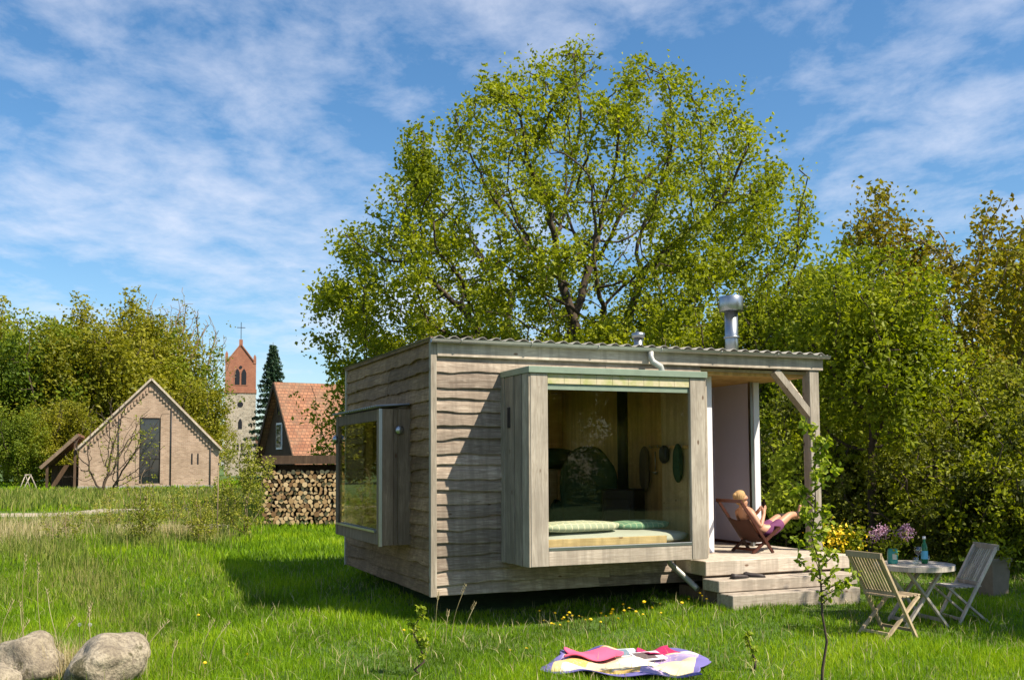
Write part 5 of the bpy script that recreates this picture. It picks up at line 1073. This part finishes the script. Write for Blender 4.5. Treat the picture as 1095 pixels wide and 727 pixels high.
# taller meadow grass on the left
X, Y_, H, WD, RN = [], [], [], [], []
for (y0, y1, dens, hh, ww) in ((7.6, 11, 900, .20, .006), (11, 16, 330, .20, .009), (16, 26, 190, .30, .014), (26, 33, 110, .34, .022), (36, 60, 28, .4, .05)):
    x, y = field(y0, y1, dens*2.2, rgg); wv = wobble(x, y, .8); p = sstep(-2.2, -5.5, x-.25*(y-9)*(-.35))*np.clip(.35+.5*wv, .03, 1)
    p = np.where(y > 16, sstep(-4.4, -6.5, x+.12*(y-16))*np.clip(.5+.45*wv, .12, 1), p)
    p = p*(1-.93*((x < -12) & (y > 27.5) & (y < 36) | (np.abs(x+8.8) < 1.6) & (y > 24.8) & (y < 27.2))); keep = rgg.uniform(0, 1, len(x)) < p; x, y, wv = x[keep], y[keep], wv[keep]
    X.append(x); Y_.append(y); H.append(hh*rgg.uniform(.5, 1.4, len(x))); WD.append(np.full(len(x), ww)); RN.append(np.clip(.3+.15*wv+rgg.normal(0, .25, len(x)), 0, 1))
X, Y_, H, WD, RN = map(np.concatenate, (X, Y_, H, WD, RN)); blades(len(X), X, Y_, H, WD, rgg, RN, 'meadow_grass', 'tallgrass', .35, label='taller yellow green meadow grass on the left', cat='grass')
x, y = field(7.6, 17, 75, rgg); blades(len(x), x, y, rgg.uniform(.05, .19, len(x)), rgg.uniform(.004, .008, len(x)), rgg, rgg.uniform(0, 1, len(x)), 'dead_grass', 'straw', .8, label='scattered dead straw blades between the green lawn grass', cat='grass')
# pale dry grass patches and loose straw
n = 9000; cxx = rgg.choice(6, n); cen = np.array([(-10.6, 21.5, 1.3, 1.5), (-11.1, 23.0, 1.2, 1.3), (-4.0, 9.0, .5, .35), (-7.3, 22, 1.0, .5), (-12.5, 24.5, 1.8, 2.0), (-4.35, 9.1, .35, .45)])[cxx]
x = cen[:, 0]+rgg.normal(0, 1, n)*cen[:, 2]*.6; y = cen[:, 1]+rgg.normal(0, 1, n)*cen[:, 3]*.6; k = (rgg.uniform(0, 1, n) < .75) & (y > 8.6) & ((cxx != 5) | (rgg.uniform(0, 1, n) < .3)); x, y = x[k], y[k]
blades(len(x), x, y, np.where(y < 12, .35, .42)*rgg.uniform(.4, 1.3, len(x)), np.where(y < 12, .005, .011), rgg, rgg.uniform(0, 1, len(x)), 'dry_grass', 'straw', .3, label='pale dry grass left over from last year', cat='grass')
def stalks(name, pts, lab, grp):
    for (px, Y, h, dx, lb) in pts:
        x = PX(px, Y); mb = MB(); P = [(dx*(k/7)**1.8, .03*math.sin(k), h*k/7) for k in range(8)]; mb.tube(P, [.0042-.0003*k for k in range(8)], 5)
        for q in range(10): f = .8+.2*q/10; mb.tube([(dx*f**1.8, 0, h*f), (dx*f**1.8+.015*(-1)**q, .006, h*f+.035)], [.003, .0012], 4)
        tag(obj(name, mb, M['straw'], None, (x, Y, float(gh(x, Y))), recalc=False), lb, 'grass stalk', grp)
stalks('grass_stalk', [(465, 10.9, .50, .04, 'straight dry stalk at the cabin corner, left one'), (482, 10.8, .58, .16, 'dry stalk with drooping head by the cabin corner'), (494, 10.6, .42, .14, 'dry stalk leaning right by the cabin corner'), (476, 10.5, .35, .03, 'shortest dry stalk at the cabin corner')], None, 'dry stalks at the cabin corner')
rs = random.Random(31); L = [(28, 9.9, 1.0, .02), (47, 9.6, .95, -.03), (66, 9.7, .7, -.12), (2, 9.4, .62, .14), (16, 9.0, .5, .16), (90, 9.3, .62, .1), (104, 9.2, .6, -.05), (150, 9.1, .5, .28), (156, 9.3, .36, .03), (225, 9.6, .42, .2), (215, 9.2, .5, .14), (186, 9.0, .34, .05), (60, 9.2, .5, .2), (34, 9.3, .62, -.08)]
names = ['behind the middle boulder', 'between the two large boulders', 'left of the largest boulder', 'at the left edge of the photo', 'leaning over the middle boulder', 'behind the largest boulder', 'right of the boulder moss patch', 'bent to the right beside the largest boulder', 'short, right of the largest boulder', 'in the open lawn, right end of the row', 'curving right in the lawn beyond the boulders', 'short, in the lawn right of the boulders', 'bending across the gap of the boulders', 'thin, above the left boulders']
stalks('grass_stalk', [(a, b, c, d, 'dry straw coloured grass stalk '+names[i]) for i, (a, b, c, d) in enumerate(L)], None, 'dry stalks around the boulders')
# dandelions and other small flowers
mb = MB(); mb.tube([(0, 0, 0), (.005, 0, .14)], .003, 5, 0); vs = [(0.005, 0, .147)]+[(.005+.02*math.cos(a*math.pi/6)*(1 if a % 2 else .8), .02*math.sin(a*math.pi/6)*(1 if a % 2 else .8), .150) for a in range(12)]
mb.add(vs, [(0, i+1, (i+1) % 12+1) for i in range(12)], 1, .5); mb.add([(q[0]*.7, q[1]*.7, q[2]+.008) for q in vs], [(0, i+1, (i+1) % 12+1) for i in range(12)], 1, .9); o = obj('dandelion', mb, [M['deepleaf'], M['yellow']], recalc=False); me = o.data; bpy.data.objects.remove(o)
for k in range(44):
    if k < 36: u_, v_ = rs.uniform(.9, 3.1), rs.uniform(-1.35, -.75); p = C(u_, v_); s = rs.uniform(.8, 1.35)
    else: p = Vector((rs.uniform(-4, 5), rs.uniform(9, 13), 0)); s = rs.uniform(.8, 1.1)
    o = link('dandelion', me, None, (p.x, p.y, float(gh(p.x, p.y))+.02)); o.rotation_euler = (rs.uniform(-.5, .2), rs.uniform(-.3, .3), rs.uniform(0, 6)); o.scale = (s,)*3
    tag(o, 'small yellow dandelion flower in the grass in front of the cabin' if k < 36 else 'single yellow dandelion flower scattered in the open lawn', 'flower', 'dandelions before the cabin' if k < 36 else 'dandelions in the open lawn')
for (px, lb) in ((89, 'round white seed head above the largest boulder, left of two'), (100, 'round white seed head above the largest boulder, right of two')):
    Y = 9.25; x = PX(px, Y); z0_ = float(gh(x, Y)); hh = 1.87-(664-496)/1090*Y-z0_
    t = thing('seed_head', lb, 'seed head', (x, Y, z0_), 0, 'white seed heads behind the boulder'); obj('stem', MB().tube([(0, 0, 0), (0, 0, hh)], .0025, 5), M['deepleaf'], t)
    cs = rgv.normal(0, 1, (160, 3)); cs = cs/np.linalg.norm(cs, axis=1)[:, None]*.015+np.array([0, 0, hh]); me2 = leaves(cs, .009, rgv, rgv.uniform(.5, 1, 160), 0, 'fluff', .35); me2.materials.append(plain('seed_fluff', (.42, .42, .40), .9)); link('fluff', me2, t)
